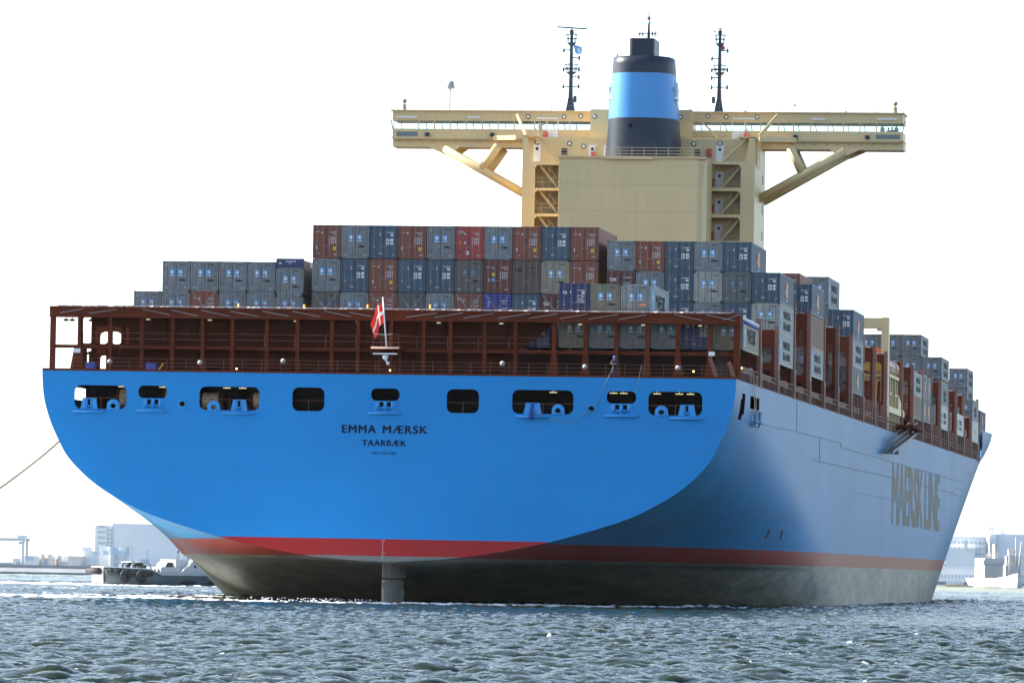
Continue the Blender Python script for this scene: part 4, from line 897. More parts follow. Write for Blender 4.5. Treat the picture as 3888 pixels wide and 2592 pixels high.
def cont_meshes(kind, H, L, side):
    key = (kind, H, L, side)
    if key in _cm: return _cm[key]
    col = 'c'+kind; W = 1.219
    b = MB()
    # corrugated long walls, roof, floor, end frame
    n = max(4, int(L/.56)); y0, y1 = .16, L-.12
    for s in (1, -1):
        prof = []
        for i in range(n):
            a = y0+(y1-y0)*i/n; d = (y1-y0)/n
            prof += [(0, a), (0, a+d*.32), (.04, a+d*.5), (.04, a+d*.82)]
        prof.append((0, y1)); k = len(prof)
        vs = [(s*(W-.012-p), y, z) for p, y in prof for z in (.15, H-.1)]
        b.add(vs, [(2*i, 2*i+2, 2*i+3, 2*i+1) if s > 0 else (2*i+1, 2*i+3, 2*i+2, 2*i) for i in range(k-1)])
        b.box(s*W-(.1 if s > 0 else 0), s*W+(0 if s > 0 else .1), .16, L-.12, .0, .16); b.box(s*W-(.07 if s > 0 else 0), s*W+(0 if s > 0 else .07), .16, L-.12, H-.11, H)
        for ya, yb_ in ((0, .16), (L-.12, L)): b.box(s*W-(.11 if s > 0 else 0), s*W+(0 if s > 0 else .11), ya, yb_, .0, H)
        for ya in (-.004, L-.17):
            for z in (-.003, H-.115): b.box(s*W-(.17 if s > 0 else -.004), s*W+(.004 if s > 0 else .17), ya, ya+.178, z, z+.118, 1)
    b.box(-W+.1, W-.1, .0, .16, 0, .15); b.box(-W+.1, W-.1, 0, .16, H-.14, H); b.box(-W+.07, W-.07, .16, L-.12, H-.05, H-.02); b.box(-W+.1, W-.1, .12, .14, .15, H-.14)
    b.box(-W+.1, W-.1, L-.1, L-.04, 0, H); b.box(-W+.1, W-.1, .16, L-.1, .05, .12)
    parts = {'body': b.mesh('body', [col, 'cast']), 'doors': []}
    for s in (-1, 1):
        d = MB(); x0, x1 = (-W+.115, -.012) if s < 0 else (.012, W-.115)
        d.box(x0, x1, .045, .1, .16, H-.15)
        zz_ = np.linspace(.2, H-.18, 6)
        for a, c in zip(zz_[:-1], zz_[1:]): d.box(x0+.04, x1-.04, .012, .046, a+.03, c-.03)
        bars = []
        for fx in (.26, .78):
            x = x0+(x1-x0)*fx
            q = MB(); q.tube((x, -.012, .06), (x, -.012, H-.05), .03, n=6)
            for z in (.5, 1.1, H-.6): q.box(x-.05, x+.05, -.02, .02, z, z+.07)
            if s*1 > 0 and fx < .5 or s < 0 and fx > .5: q.box(x-.28 if s > 0 else x, x if s > 0 else x+.28, -.035, -.02, 1.02, 1.08)
            bars.append(q.mesh('locking_bar', 'bar'))
        ex = None; mk = MB(); mats = ['markw', 'marky', 'markr', 'markb', 'emb', 'star', 'ink', 'marko']; ym = .006
        if kind in ('G', 'O', 'OL', 'LG', 'TN', 'GD', 'D', 'SG'):
            e = MB(); emblem(e, s*.345, H*.62); mt = (['emb', 'star'] if kind not in ('D', 'GD') else
                [P('faded_emblem_blue', (.05, .10, .16), .6) if 'faded_emblem_blue' not in bpy.data.materials else bpy.data.materials['faded_emblem_blue'],
                 P('faded_emblem_white', (.22, .24, .24), .6) if 'faded_emblem_white' not in bpy.data.materials else bpy.data.materials['faded_emblem_white']])
            ex = e.mesh('star_emblem', mt)
            if s > 0:
                dashes(mk, .25, .95, H*.87, .07, 4, 6, 1, ym); dashes(mk, .2, .9, H*.33, .16, 3, 6 if kind != 'LG' else 7, 2, ym); mk.box(.72, .98, ym, ym+.004, .26, .33, 0)
            else: mk.box(-.3, -.12, ym, ym+.004, H*.36, H*.42, 7); mk.box(-.95, -.7, ym, ym+.004, .28, .35, 0); mk.box(-.9, -.8, ym, ym+.004, H*.84, H*.9, 0 if kind == 'G' else 6)
        elif kind in ('R', 'K', 'CB', 'C', 'OR', 'BR'):
            if s > 0:
                dashes(mk, .25, .95, H*.77, .07, 5, 0, 3, ym); dashes(mk, .55, .85, H*.71, .06, 2, 0, 4, ym)
                for q in range(5): dashes(mk, .18, .92, H*(.62-.045*q), .05, 4, 0, 5+q, ym)
                if kind == 'R': mk.box(.55, .87, ym, ym+.004, H*.24, H*.35, 1)
                mk.box(.62, .95, ym, ym+.004, .28, .34, 0)
            else:
                if kind in ('C', 'CB'): add_text(mk, 'CAI', (-1.0, ym-.004, H*.78), .42, .24, 0, bold=.02)
                else: dashes(mk, -.95, -.6, H*.78, .06, 2, 0, 9, ym)
                mk.plate(ell(-.42, H*.77, .07, .09, 8), [], ym, ym+.004, 0)
                if kind == 'C': mk.box(-.9, -.72, ym, ym+.004, H*.48, H*.54, 1); mk.plate(ell(-.42, H*.5, .09, .09, 8), [], ym, ym+.004, 0); mk.box(-.95, -.75, ym, ym+.004, .5, .7, 6); mk.box(-.32, -.05, ym-.01, ym, .38, .72, 0)
                if kind == 'K': mk.box(-.5, -.2, ym, ym+.004, H*.52, H*.62, 1); mk.box(-.5, -.27, ym, ym+.004, H*.35, H*.46, 4); mk.box(-.85, -.7, ym, ym+.004, H*.36, H*.44, 0)
                if kind == 'R': mk.box(-.93, -.78, ym, ym+.004, H*.26, H*.36, 0); mk.box(-.7, -.62, ym, ym+.004, H*.12, H*.15, 0)
        elif kind in ('T', 'TD'):
            if s < 0: add_text(mk, 'tex', (-.98, ym-.004, H*.66), .62, .36, 0 if kind == 'T' else 6, bold=.02)
            else: dashes(mk, .2, .95, H*.77, .07, 4, 0 if kind == 'T' else 6, 6, ym); dashes(mk, .2, .8, H*.6, .06, 3, 0 if kind == 'T' else 6, 7, ym)
        elif kind in ('B', 'NV', 'ND'):
            if s < 0:
                if kind == 'B': mk.add([(-.88, ym, H*.74), (-.5, ym, H*.78), (-.55, ym, H*.70), (-.82, ym, H*.69)], [(0, 3, 2, 1)], 2); mk.box(-.7, -.52, ym-.004, ym, H*.70, H*.76, 3)
                else: mk.add([(-.95, ym, H*.76), (-.6, ym, H*.74), (-.62, ym, H*.70), (-.95, ym, H*.70)], [(0, 3, 2, 1)], 0); mk.box(-.9, -.6, ym, ym+.004, H*.66, H*.69, 1)
                mk.box(-.36, -.24, ym, ym+.004, H*.69, H*.77, 0); mk.box(-.9, -.76, ym, ym+.004, H*.3, H*.37, 1); mk.box(-.42, -.1, ym, ym+.004, .4, .47, 0)
            else:
                dashes(mk, .2, .98, H*.77, .08, 5, 0, 11, ym); mk.box(.58, .88, ym, ym+.004, H*.68, H*.74, 0)
                if kind == 'B':
                    for x in (.18, .58): mk.box(x, x+.30, ym, ym+.004, H*.42, H*.60, 0); mk.box(x+.04, x+.26, ym-.004, ym, H*.49, H*.515, 6)
                else:
                    for q in range(5): dashes(mk, .2, .85, H*(.62-.055*q), .06, 2, 0, 20+q, ym)
                mk.box(.75, .95, ym, ym+.004, .28, .33, 0)
        elif kind == 'N':
            if s < 0:
                for q, ch in enumerate('AMFI'): add_text(mk, ch, (-.86, ym-.004, H*.80-.33*q), .2 if ch != 'I' else .06, .26, 0, bold=.02)
            else: dashes(mk, .25, .95, H*.77, .08, 4, 0, 12, ym); dashes(mk, .5, .8, H*.69, .06, 2, 0, 13, ym); dashes(mk, .3, .95, H*.55, .06, 4, 0, 14, ym)
        elif kind in ('W', 'TE'): dashes(mk, s*.2 if s > 0 else -.9, s*.9 if s > 0 else -.2, H*.77, .07, 4, 6, 15, ym)
        parts['doors'].append((d.mesh('door', col), bars, ex, mk.mesh('door_marking', mats) if mk.v else None))
    sd_ = MB(); X = W+.004
    def text_side(t, y, z, w_, h, mi): add_text(sd_, t, (X, y, z), w_, h, mi, face='+x', thick=.03)
    def emb_side(y, w_=.95): sd_.box(X-.004, X, y, y+w_, .3, H-.3, 0); sd_.plate(star_pts(y+w_/2, H*.62, .36, .14), [], X, X+.006, 1, axis='x')
    if side == 'MS': emb_side(.75); text_side('MAERSK', 3.2, H*.56, 6.2, .66, 2); text_side('SEALAND', 3.2, H*.2, 6.2, .62, 2)
    if side == 'M1': emb_side(.8, 1.3); text_side('MAERSK', 3.3, H*.30, 6.3, 1.15, 2)
    if side == 'MD': emb_side(1.0, .5); text_side('MAERSK', 4.0, H*.40, 3.6, .7, 2); text_side('SEALAND', 4.0, H*.2, 3.6, .4, 2)
    if side == 'PO':
        q = L/2-.9 if L > 8 else L/2-.8
        sd_.box(X-.004, X, q, q+1.6, .68, 1.98, 3); sd_.add([(X+.004, q-.7, 1.85), (X+.004, q-.1, 1.95), (X+.004, q-.1, 1.25), (X+.004, q-.5, 1.3)], [(0, 3, 2, 1)], 4); sd_.box(X-.004, X, q-.55, q-.12, 1.0, 1.28, 5); sd_.box(X-.004, X, q+.1, q+1.2, .35, .5, 5)
    if side == 'WL': text_side('MAERSK', 4.2, H*.5, 4.4, .6, 2); text_side('SEALAND', 4.2, H*.26, 4.4, .45, 2); sd_.box(X-.004, X, 1.2, 1.6, .6, 2.0, 2)
    if side == 'WO': sd_.box(X-.004, X, L*.42, L*.42+1.9, .9, 1.7, 3)
    parts['side'] = sd_.mesh('side_lettering', ['emb', 'star', 'ink', 'marko', 'markb', 'markw']) if sd_.v else None
    _cm[key] = parts; return parts
def place_container(x, y, z, kind, H=2.59, L=12.19, side=None, label='', group='freight containers stacked on the ship', tarp=False, flat=False):
    p = cont_meshes(kind, H, L, side)
    t = thing('freight_container', label, 'container', (x, y, z), 0, group)
    bo = link('body', p['body'], t)
    if p['side']: link('side_lettering', p['side'], bo)
    for d, bars, ex, mk in p['doors']:
        o = link('door', d, t)
        for q in bars: link('locking_bar', q, o)
        if ex: link('star_emblem', ex, o)
        if mk: link('door_marking', mk, o)
    if tarp:
        f = MB(); f.tube((1.12, .1, H+.12), (1.12, L-.1, H+.06), .16, .16, 10); f.build('rolled_tarpaulin', 'canvas', t); f = MB(); f.tube((1.2, .2, H-.12), (1.2, L-.3, H-.2), .12, .12, 8); f.build('shaded_tarpaulin_edge', 'markb', t)  # lower blue tube paints the shaded side of the white roll
    return t
def cx(c): return (-28.2+2.5*c+1.25) if c < 6 else (-12.5+2.5*(c-6)+1.25) if c < 16 else (13.2+2.5*(c-16)+1.25)
LOOK = {'G': 'grey container with blue star panels', 'R': 'red-brown container with white lettering', 'B': 'steel blue container with two white panels', 'C': 'bright red container lettered CAI', 'CB': 'brown container lettered CAI',
        'D': 'dirty dark grey container', 'K': 'maroon container with white print columns', 'T': 'maroon container lettered tex', 'TD': 'grimy dark brown container', 'O': 'beige-grey container with blue star panels',
        'N': 'royal blue container with vertical white letters', 'NV': 'deep navy container with white print', 'OL': 'olive container with star panel', 'LG': 'pale grey container with star panels', 'TN': 'tan-grey container with star panels',
        'GD': 'dark grey container with faded stars'}
ORD = ['leftmost', 'second from left', 'third from left', 'fourth from left', 'fifth from left', 'sixth from left', 'seventh from left', 'eighth from left', 'ninth from left', 'rightmost']
BAY = {0: 4.85, 2: 34.0, 4: 62.8, 5: 77.0, 7: 106.1, 11: 184.9, 12: 198.8, 14: 227.6, 16: 255.3, 18: 284.0, 20: 310.4, 21: 325.0}
SH = {'G': 'grey', 'R': 'red-brown', 'B': 'steel blue', 'C': 'bright red', 'CB': 'CAI brown', 'D': 'dirty grey', 'K': 'maroon', 'T': 'maroon', 'TD': 'grimy brown', 'O': 'beige-grey', 'N': 'royal blue', 'NV': 'navy',
      'OL': 'olive', 'LG': 'pale grey', 'TN': 'tan', 'GD': 'dark grey', 'SG': 'plain grey'}
LOOK.update({'G': 'grey star-panel container', 'B': 'steel blue container', 'R': 'red-brown container', 'D': 'dirty dark grey container', 'GD': 'dark grey container', 'NV': 'deep navy container', 'OL': 'olive container', 'O': 'beige-grey star-panel container',
             'SG': 'plain grey container', 'TD': 'grimy dark brown container', 'N': 'royal blue container with vertical letters'})
def row(bay, c0, z, kinds, H, where, sides=None):
    def nb(i): return (kinds[i-1] if i else 'port', kinds[i+1] if i < len(kinds)-1 else 'star')
    for i, k in enumerate(kinds):
        a, b = nb(i); same = [j for j in range(len(kinds)) if kinds[j] == k]
        twins = [j for j in same if j != i and sorted(nb(j)) == sorted((a, b))]
        if len(same) == 1: pos = 'the only one'
        elif a == 'port': pos = 'port end'
        elif b == 'star': pos = 'starboard end'
        elif not twins: pos = f'between {SH[a]} and {SH[b]}' if a != b else f'between two {SH[a]} ones'
        else: pos = ORD[i]
        place_container(cx(c0+i), BAY[bay], z, k, H, side=(sides or {}).get(i), label=f'{LOOK[k]}, {pos}, {where}')
# tall middle stack
row(2, 6, 29.56, ['R', 'G', 'B', 'R', 'G', 'C', 'G', 'R', 'B', 'R'], 2.86, 'top row, tall middle stack')
row(2, 6, 26.68, ['G', 'B', 'R', 'B', 'B', 'D', 'K', 'TD', 'O', 'R'], 2.82, 'centre row, tall middle stack')
row(2, 6, 23.80, ['D', 'G', 'R', 'D', 'G', 'CB', 'N', 'B', 'T', 'GD'], 2.82, 'lowest row, tall middle stack')
# low left-hand stack
row(2, 1, 26.58, ['G', 'G', 'G', 'G'], 2.59, 'upper row, low port-side stack')
place_container(cx(5), BAY[2], 26.10, 'G', 2.6, side='PO', label='grey container carrying a dark blue flat rack, beside the tall stack')
fr = thing('flat_rack', 'folded dark blue flat rack lying on a grey container', 'flat rack', (cx(5)+.02, BAY[2], 28.72))
f = MB(); f.box(-1.2, 1.2, 0, 12.1, 0, .62); f.build('rack_base', 'cND', fr)
for y in (0.0, 11.9): MB().box(-1.22, 1.22, y-.03, y+.2, .02, .76).build('end_wall', 'cND', fr)
f = MB(); dashes(f, -.35, .55, .46, .1, 4, 0, 3, -.045); dashes(f, -.1, .2, .3, .06, 2, 0, 4, -.045); f.box(-.95, -.75, -.045, -.04, .28, .42, 0); f.box(1.222, 1.23, 3, 5.2, .15, .5, 0); f.build('rack_marking', ['markw'], fr)
row(2, 0, 23.95, ['G', 'G', 'R', 'G', 'G', 'G'], 2.59, 'bottom row, low port-side stack')
# right-hand stack behind the stern
row(2, 16, 28.72, ['G', 'R', 'B', 'G', 'B'], 2.56, 'top row, starboard stack', {4: 'PO'})
row(2, 16, 26.12, ['T', 'G', 'B', 'SG', 'GD', 'B'], 2.57, 'second row, starboard stack', {5: 'PO'})
row(2, 18, 23.51, ['B', 'G', 'B', 'SG'], 2.57, 'third row, starboard stack', {3: 'MS'})
row(2, 20, 20.90, ['B', 'SG'], 2.57, 'bottom row, starboard stack', {1: 'MS'})
# stern bay, framed by the lashing-bridge posts, and the three on top of it
row(0, 15, 20.9, ['NV', 'OL', 'G', 'G', 'G', 'NV'], 2.59, 'behind the stern posts')
place_container(cx(21), BAY[0], 20.9, 'TN', 2.4, side='M1', tarp=True, label='tan-grey container with rolled white tarpaulin at the starboard stern corner')
place_container(cx(16), BAY[0], 23.5, 'NV', 2.6, label='deep navy container standing above the stern lashing bridge')
place_container(cx(17), BAY[0], 23.5, 'OL', 2.58, label='olive container with dented doors above the stern lashing bridge')
place_container(cx(18), BAY[0], 23.5, 'LG', 2.57, side='M1', label='pale grey container with big black side lettering above the stern')
# starboard edge, going forward
def sidec(bay, c, z, kind, H, side, label, L=12.19, dy=0): return place_container(cx(c)-(.75 if bay == 20 and c == 21 else 0), BAY[bay]+dy, z, kind, H, L, side, label)
sidec(4, 21, 26.52, 'B', 2.7, 'PO', 'steel blue container topping the plain brown one on the starboard edge')
sidec(4, 21, 23.52, 'BR', 2.9, None, 'plain brown container between a blue and a grey one, starboard edge')
sidec(4, 21, 20.92, 'SG', 2.57, 'MS', 'grey lettered container under the plain brown one, starboard edge')
sidec(4, 20, 26.52, 'B', 2.6, None, 'steel blue container just inboard of the topmost blue edge container')
sidec(4, 20, 23.9, 'R', 2.59, None, 'red-brown container inboard of the plain brown edge container')
sidec(4, 20, 20.92, 'GD', 2.59, None, 'dark grey container low inboard beside the plain brown one')
sidec(5, 20, 28.1, 'R', 2.86, None, 'red-brown container peeping over the starboard row near the deckhouse')
sidec(5, 20, 25.2, 'G', 2.86, None, 'grey container below the peeping red-brown one, starboard row')
sidec(7, 20, 29.35, 'G', 2.86, 'MS', 'tall grey lettered container standing highest on the starboard row aft')
sidec(7, 20, 26.45, 'G', 2.86, 'MS', 'grey container directly below the highest one, starboard row aft')
sidec(7, 21, 26.15, 'B', 2.85, 'PO', 'steel blue edge container next to the cream portal frame')
sidec(7, 21, 23.5, 'SG', 2.59, 'MS', 'grey lettered edge container below the blue one by the portal')
sidec(7, 21, 20.9, 'GD', 2.57, 'PO', 'grey edge container with orange logo, lowest beside the portal')
sidec(7, 20, 23.5, 'GD', 2.59, None, 'dark grey container inboard beneath the portal-side stack')
for c in (20, 21): sidec(5, c, 20.9, 'GD', 2.59, None, f'dark container half hidden behind the lashing bridge, {"inner" if c == 20 else "outer"} one') if c == 20 else None
# forward of the deckhouse
sidec(11, 21, 23.3, 'SG', 2.59, 'MS', 'grey lettered edge container just forward of the lifeboat')
sidec(11, 21, 20.7, 'OR', 2.55, None, 'short orange-brown container at the edge forward of the lifeboat', 6.06)
sidec(11, 21, 20.7, 'TE', 2.55, None, 'short teal container beside the orange-brown one', 6.06, 6.13)
sidec(12, 21, 23.4, 'GD', 2.59, 'PO', 'short grey container with orange mark, upper aft of four', 6.06); sidec(12, 21, 23.4, 'GD', 2.59, 'PO', 'short grey container with orange mark, upper forward of four', 6.06, 6.13)
sidec(12, 21, 20.75, 'GD', 2.59, 'PO', 'short grey container with orange mark, lower aft of four', 6.06); sidec(12, 21, 20.75, 'GD', 2.59, 'PO', 'short grey container with orange mark, lower forward of four', 6.06, 6.13)
for c, nm in ((18, 'innermost'), (19, 'middle one'), (20, 'outermost')): sidec(14, c, 29.25, 'G', 2.6, 'MS' if c == 20 else None, f'grey star container, {nm} in the top row beyond the portal frame')
for c, nm in ((18, 'innermost'), (19, 'second from inboard'), (20, 'third from inboard')): sidec(14, c, 26.6, 'G', 2.6, None, f'grey star container, {nm} in the second row beyond the portal frame')
sidec(14, 21, 26.55, 'G', 2.65, 'MS', 'grey star container at the outer end of the row beyond the portal')
sidec(14, 21, 23.55, 'G', 2.85, 'MD', 'blue-grey edge container above the first white one')
sidec(14, 21, 20.7, 'W', 2.8, 'WL', 'white edge container with black print, first from aft of three white ones')
sidec(14, 20, 23.55, 'GD', 2.8, None, 'dark container inboard behind the first white edge container')
sidec(16, 21, 20.72, 'W', 2.62, 'WL', 'white edge container with black print, middle of three white ones')
sidec(16, 21, 23.4, 'GD', 2.4, None, 'dark grey container sitting on the middle white edge container') if False else None
sidec(16, 20, 22.2, 'G', 2.6, None, 'grey container seen inside the lashing bridge above the middle white one')
sidec(18, 21, 23.4, 'G', 2.6, 'MD', 'grey edge container resting on the foremost white one')
sidec(18, 21, 20.6, 'W', 2.72, 'WO', 'white edge container with orange print, foremost of three white ones')
sidec(20, 20, 28.35, 'G', 2.6, 'MS', 'grey star container topping the foremost starboard stack')
sidec(20, 20, 25.7, 'G', 2.6, 'MS', 'grey container directly under the top of the foremost starboard stack')
sidec(20, 21, 22.85, 'ND', 2.55, 'PO', 'navy blue container at the foremost starboard edge')
sidec(20, 21, 20.3, 'GD', 2.5, 'PO', 'grey container with orange print below the navy one at the bow')
sidec(21, 19, 26.6, 'TN', 2.6, 'MD', 'tan-grey container furthest forward behind the bow stack'); sidec(21, 19, 24.0, 'SG', 2.59, 'MD', 'grey container furthest forward under the tan-grey one')
# crossed lashing rods on the low tiers
for c in range(0, 16):
    if random.random() < .8:
        f = MB(); x = cx(c); z0, z1 = (23.8, 26.6)
        f.bar((x-1.15, 33.9, z0), (x+1.1, 33.9, z1), .05); f.bar((x+1.15, 33.86, z0), (x-1.1, 33.86, z1), .05); f.build('lashing_cross', 'rod', BR[1])
# ------------------------------------------------------------ people
def skin_person(name, label, loc, rz, chains, radii, cloth_col, skin_col=(.36, .20, .13), helmet=None, group=None, stature=1.75):
    """one continuous skinned body (joint chain with a radius per joint), coverall over it, helmet or hair on top"""
    t = thing(name, label, 'person', loc, rz, group)
    def grow(nm, keep, extra, mat):
        vs, es, rs, ids = [], [], [], {}
        for ch in chains:
            prev = None
            for j in ch:
                if keep and j not in keep: prev = None; continue
                if j not in ids: ids[j] = len(vs); vs.append(J[j]); rs.append(radii[j]+extra)
                if prev is not None: es.append((ids[prev], ids[j]))
                prev = j
        me = bpy.data.meshes.new(nm); me.from_pydata(vs, es, []); me.materials.append(mat)
        o = link(nm, me, t); sk = o.modifiers.new('skin', 'SKIN'); o.modifiers.new('sub', 'SUBSURF').levels = 1
        for i, r in enumerate(rs): me.skin_vertices[0].data[i].radius = (r, r)
        me.skin_vertices[0].data[ids['pelvis']].use_root = True
        for p in me.polygons: p.use_smooth = True
        return o
    J = POSE['j']
    grow('body', None, 0, P(label[:18]+'_skin', skin_col, .6))
    grow('coverall', [j for j in J if not j.startswith(('head', 'neck2', 'h_', 'f_', 'crown'))], .022, P(label[:18]+'_cloth', cloth_col, .8, var=.2))
    hx, hy, hz = J['head']
    h = MB(); h.ball((hx, hy+.01, hz+.05), .125, 12, 0, .85); h.build('helmet' if helmet else 'hair', P(label[:18]+'_top', helmet or (.02, .015, .012), .4), t)
    f = MB(); f.ball((hx, hy-.108, hz-.02), .018, 6)
    for s in (-1, 1): f.ball((hx+s*.035, hy-.095, hz+.015), .012, 6); f.ball((hx+s*.1, hy, hz-.01), .022, 6, sz=1.5)
    f.build('face', P(label[:18]+'_face', (.30, .16, .10), .6), t)
    return t
POSE = {}
def pose(arm_l, arm_r, lean=0.0, look=0.0):
    """standing figure, facing -y; arm = (elbow, wrist) relative to the shoulder"""
    J = {'pelvis': (0, 0, .93), 'waist': (0, -.02*lean*10, 1.08), 'chest': (0, -.05*lean*10, 1.32), 'neck': (0, -.06*lean*10, 1.47), 'neck2': (0, -.065*lean*10-.01, 1.53), 'head': (look*.05, -.07*lean*10-.02, 1.63), 'crown': (look*.05, -.07*lean*10, 1.70)}
    Rr = {'pelvis': .135, 'waist': .125, 'chest': .15, 'neck': .065, 'neck2': .055, 'head': .095, 'crown': .08}
    ch = [['pelvis', 'waist', 'chest', 'neck', 'neck2', 'head', 'crown']]
    for s, nm, (e, w_) in ((-1, 'l', arm_l), (1, 'r', arm_r)):
        sh = Vector((s*.19, -.05*lean*10, 1.41)); J['s'+nm] = tuple(sh); Rr['s'+nm] = .062
        el = sh+Vector(e); wr = el+Vector(w_); J['e'+nm] = tuple(el); Rr['e'+nm] = .044; J['w'+nm] = tuple(wr); Rr['w'+nm] = .032
        d = Vector(w_).normalized(); side = Vector((1, 0, 0)) if abs(d.x) < .7 else Vector((0, 1, 0))
        pm = wr+d*.07; J['h_'+nm] = tuple(pm); Rr['h_'+nm] = .034
        ch.append(['chest', 's'+nm, 'e'+nm, 'w'+nm, 'h_'+nm])
        for k, (o, ln) in enumerate(((-.033, .075), (-.012, .088), (.010, .083), (.031, .066))):
            a = pm+side*o+d*.035; b = a+d*ln*.6; c = b+(d*.5+Vector((0, -.3, -.6))).normalized()*ln*.45
            for q, pt in enumerate((a, b, c)): J[f'f_{nm}{k}{q}'] = tuple(pt); Rr[f'f_{nm}{k}{q}'] = .009
            ch.append(['h_'+nm]+[f'f_{nm}{k}{q}' for q in range(3)])
        a = wr+d*.03+side*(-s*.045); b = a+(d+side*(-s*.7)).normalized()*.05
        J[f'f_{nm}t0'] = tuple(a); J[f'f_{nm}t1'] = tuple(b); Rr[f'f_{nm}t0'] = .011; Rr[f'f_{nm}t1'] = .009; ch.append(['h_'+nm, f'f_{nm}t0', f'f_{nm}t1'])
        J['hip'+nm] = (s*.10, 0, .88); Rr['hip'+nm] = .098; J['k'+nm] = (s*.11, -.03, .49); Rr['k'+nm] = .062; J['a'+nm] = (s*.11, .02, .09); Rr['a'+nm] = .042; J['toe'+nm] = (s*.12, -.15, .045); Rr['toe'+nm] = .042
        ch.append(['pelvis', 'hip'+nm, 'k'+nm, 'a'+nm, 'toe'+nm])
    POSE['j'] = J; return ch, Rr
down_l, down_r = ((-.05, .03, -.28), (.02, -.08, -.25)), ((.05, .03, -.28), (-.02, -.08, -.25))
ch, rr_ = pose(((-.10, -.12, -.23), (.12, -.22, -.02)), ((.06, -.16, -.20), (-.10, -.22, -.03)), .8)
skin_person('person', 'person in dark coverall and blue helmet handling a rope at the stern rail', (18.38, .85, 18.32), 0, ch, rr_, (.012, .02, .06), helmet=(.03, .20, .75))
ch, rr_ = pose(((-.05, .03, -.28), (.02, -.08, -.25)), ((.16, -.12, -.22), (.08, -.22, .02)), .9)
skin_person('person', 'person in pale shirt leaning on the rail beneath the port bridge wing', (-11.07, 160.5, 49.92), R(20), ch, rr_, (.40, .42, .42))
for k, (x, y, col, lb, rz, hh) in enumerate(((25.8, 165.3, (.55, .57, .6), 'person in white shirt standing furthest inboard in the starboard wing window', 40, 0), (26.35, 166.4, (.05, .06, .08), 'person in dark blue, sitting low beside the inboard white shirt', 160, -.25),
                                         (26.82, 166.2, (.06, .05, .05), 'person in dark brown, sitting low beside the outer white shirt', 200, -.2), (27.35, 165.4, (.5, .52, .56), 'person in white shirt standing at the outer end of the starboard wing', -30, 0))):
    ch, rr_ = pose(down_l, down_r, .1, .3); skin_person('person', lb, (x, y, 50.16+hh), R(rz), ch, rr_, col, group='people in the starboard bridge wing')

# ------------------------------------------------------------ flags and lines
def flag_mesh(nm, par, top, bot, length, sag, mats, fn, nu=22, nv=12, wave=.12):
    mb = MB(); vs = []
    top, bot = Vector(top), Vector(bot)
    for i in range(nu+1):
        u = i/nu
        for j in range(nv+1):
            v = j/nv; p = top.lerp(bot, v)
            p = p+Vector(length)*u*(1-.25*v*u)+Vector((0, 0, -sag*u*u*(1-.3*v)))
            p.y += wave*math.sin(u*7+v*2.5)*u; p.x += .4*wave*math.sin(u*9+1)*u
            vs.append(p)
    fs = [(i*(nv+1)+j, i*(nv+1)+j+1, (i+1)*(nv+1)+j+1, (i+1)*(nv+1)+j) for i in range(nu) for j in range(nv)]
    mb.add(vs, fs, 0, True); mb.mi = [fn((k//nv+.5)/nu, (k % nv+.5)/nv) for k in range(len(fs))]
    o = mb.build(nm, mats, par); o.location = FLAGS[-1][2]; return tag(o, FLAGS[-1][1], 'flag')
def cloth(name, col):
    m, t, b = newmat(name); b.inputs['Base Color'].default_value = (*col, 1); b.inputs['Roughness'].default_value = .9
    tl = nn(t, 'BsdfTranslucent'); tl.inputs[0].default_value = (*col, 1); mx = nn(t, 'MixShader'); mx.inputs[0].default_value = .45
    t.links.new(b.outputs[0], mx.inputs[1]); t.links.new(tl.outputs[0], mx.inputs[2]); t.links.new(mx.outputs[0], t.nodes['Material Output'].inputs[0]); return m
FLAGS = []
M['flagr'] = cloth('flag_red_cloth', (.75, .035, .02)); M['flagw'] = cloth('flag_white_cloth', (.85, .82, .75)); M['flagb'] = cloth('flag_blue_cloth', (.25, .45, .72))
FLAGS.append(('ensign_flag', 'red flag with white cross drooping from the stern flagstaff', (0, -.8, 24.2))); flag_mesh('ensign_flag', None, (-.27, .02, -.05), (-.08, 0, -1.75), (-.95, .1, -.05), 1.75, ['flagr', 'flagw'], lambda u, v: 1 if .40 < v < .56 or .30 < u < .39 else 0, wave=.2)
FLAGS.append(('signal_flag', 'pale blue flag flying from the port signal mast', (-8.4, 166, 60.5))); flag_mesh('signal_flag', None, (.05, 0, .05), (.35, 0, -.95), (1.0, .1, -.1), .2, ['flagb', 'flagw'], lambda u, v: 1 if .4 < u < .65 and .3 < v < .7 else 0)
FLAGS.append(('signal_flag', 'white flag with red disc hanging from the starboard signal mast', (7.8, 166, 60.75))); flag_mesh('signal_flag', None, (.0, 0, .0), (.1, 0, -.75), (.65, .1, -.1), .25, ['flagw', 'flagr'], lambda u, v: 1 if (u-.5)**2*.8+(v-.5)**2 < .07 else 0)
def line(name, label, pts, r, mat='rope', cat='rope'):
    c = []
    for a, b in zip(pts[:-1], pts[1:]): c.append(a)
    c.append(pts[-1]); o = MB().path(c, r, 6).build(name, mat); tag(o, label, cat); return o
def catmull(P_, n=8):
    P_ = [Vector(p) for p in P_]; Q = [P_[0]]+P_+[P_[-1]]; out = []
    for i in range(1, len(Q)-2):
        for k in range(n):
            t = k/n; a, b, c, d = Q[i-1], Q[i], Q[i+1], Q[i+2]
            out.append(.5*((2*b)+(c-a)*t+(2*a-5*b+4*c-d)*t*t+(3*b-a-3*c+d)*t**3))
    return out+[P_[-1]]
M['green'] = P('green_heaving_line', (.16, .26, .20), .8, var=.2)
line('mooring_rope', 'long tow rope running from the port quarter down to the water', catmull([(-27.9, 13, 14.6), (-31.2, 13, 11.6), (-36, 13, 8.0), (-42, 13.2, 4.2), (-52, 13.6, -.6)]), .085, 'tow')
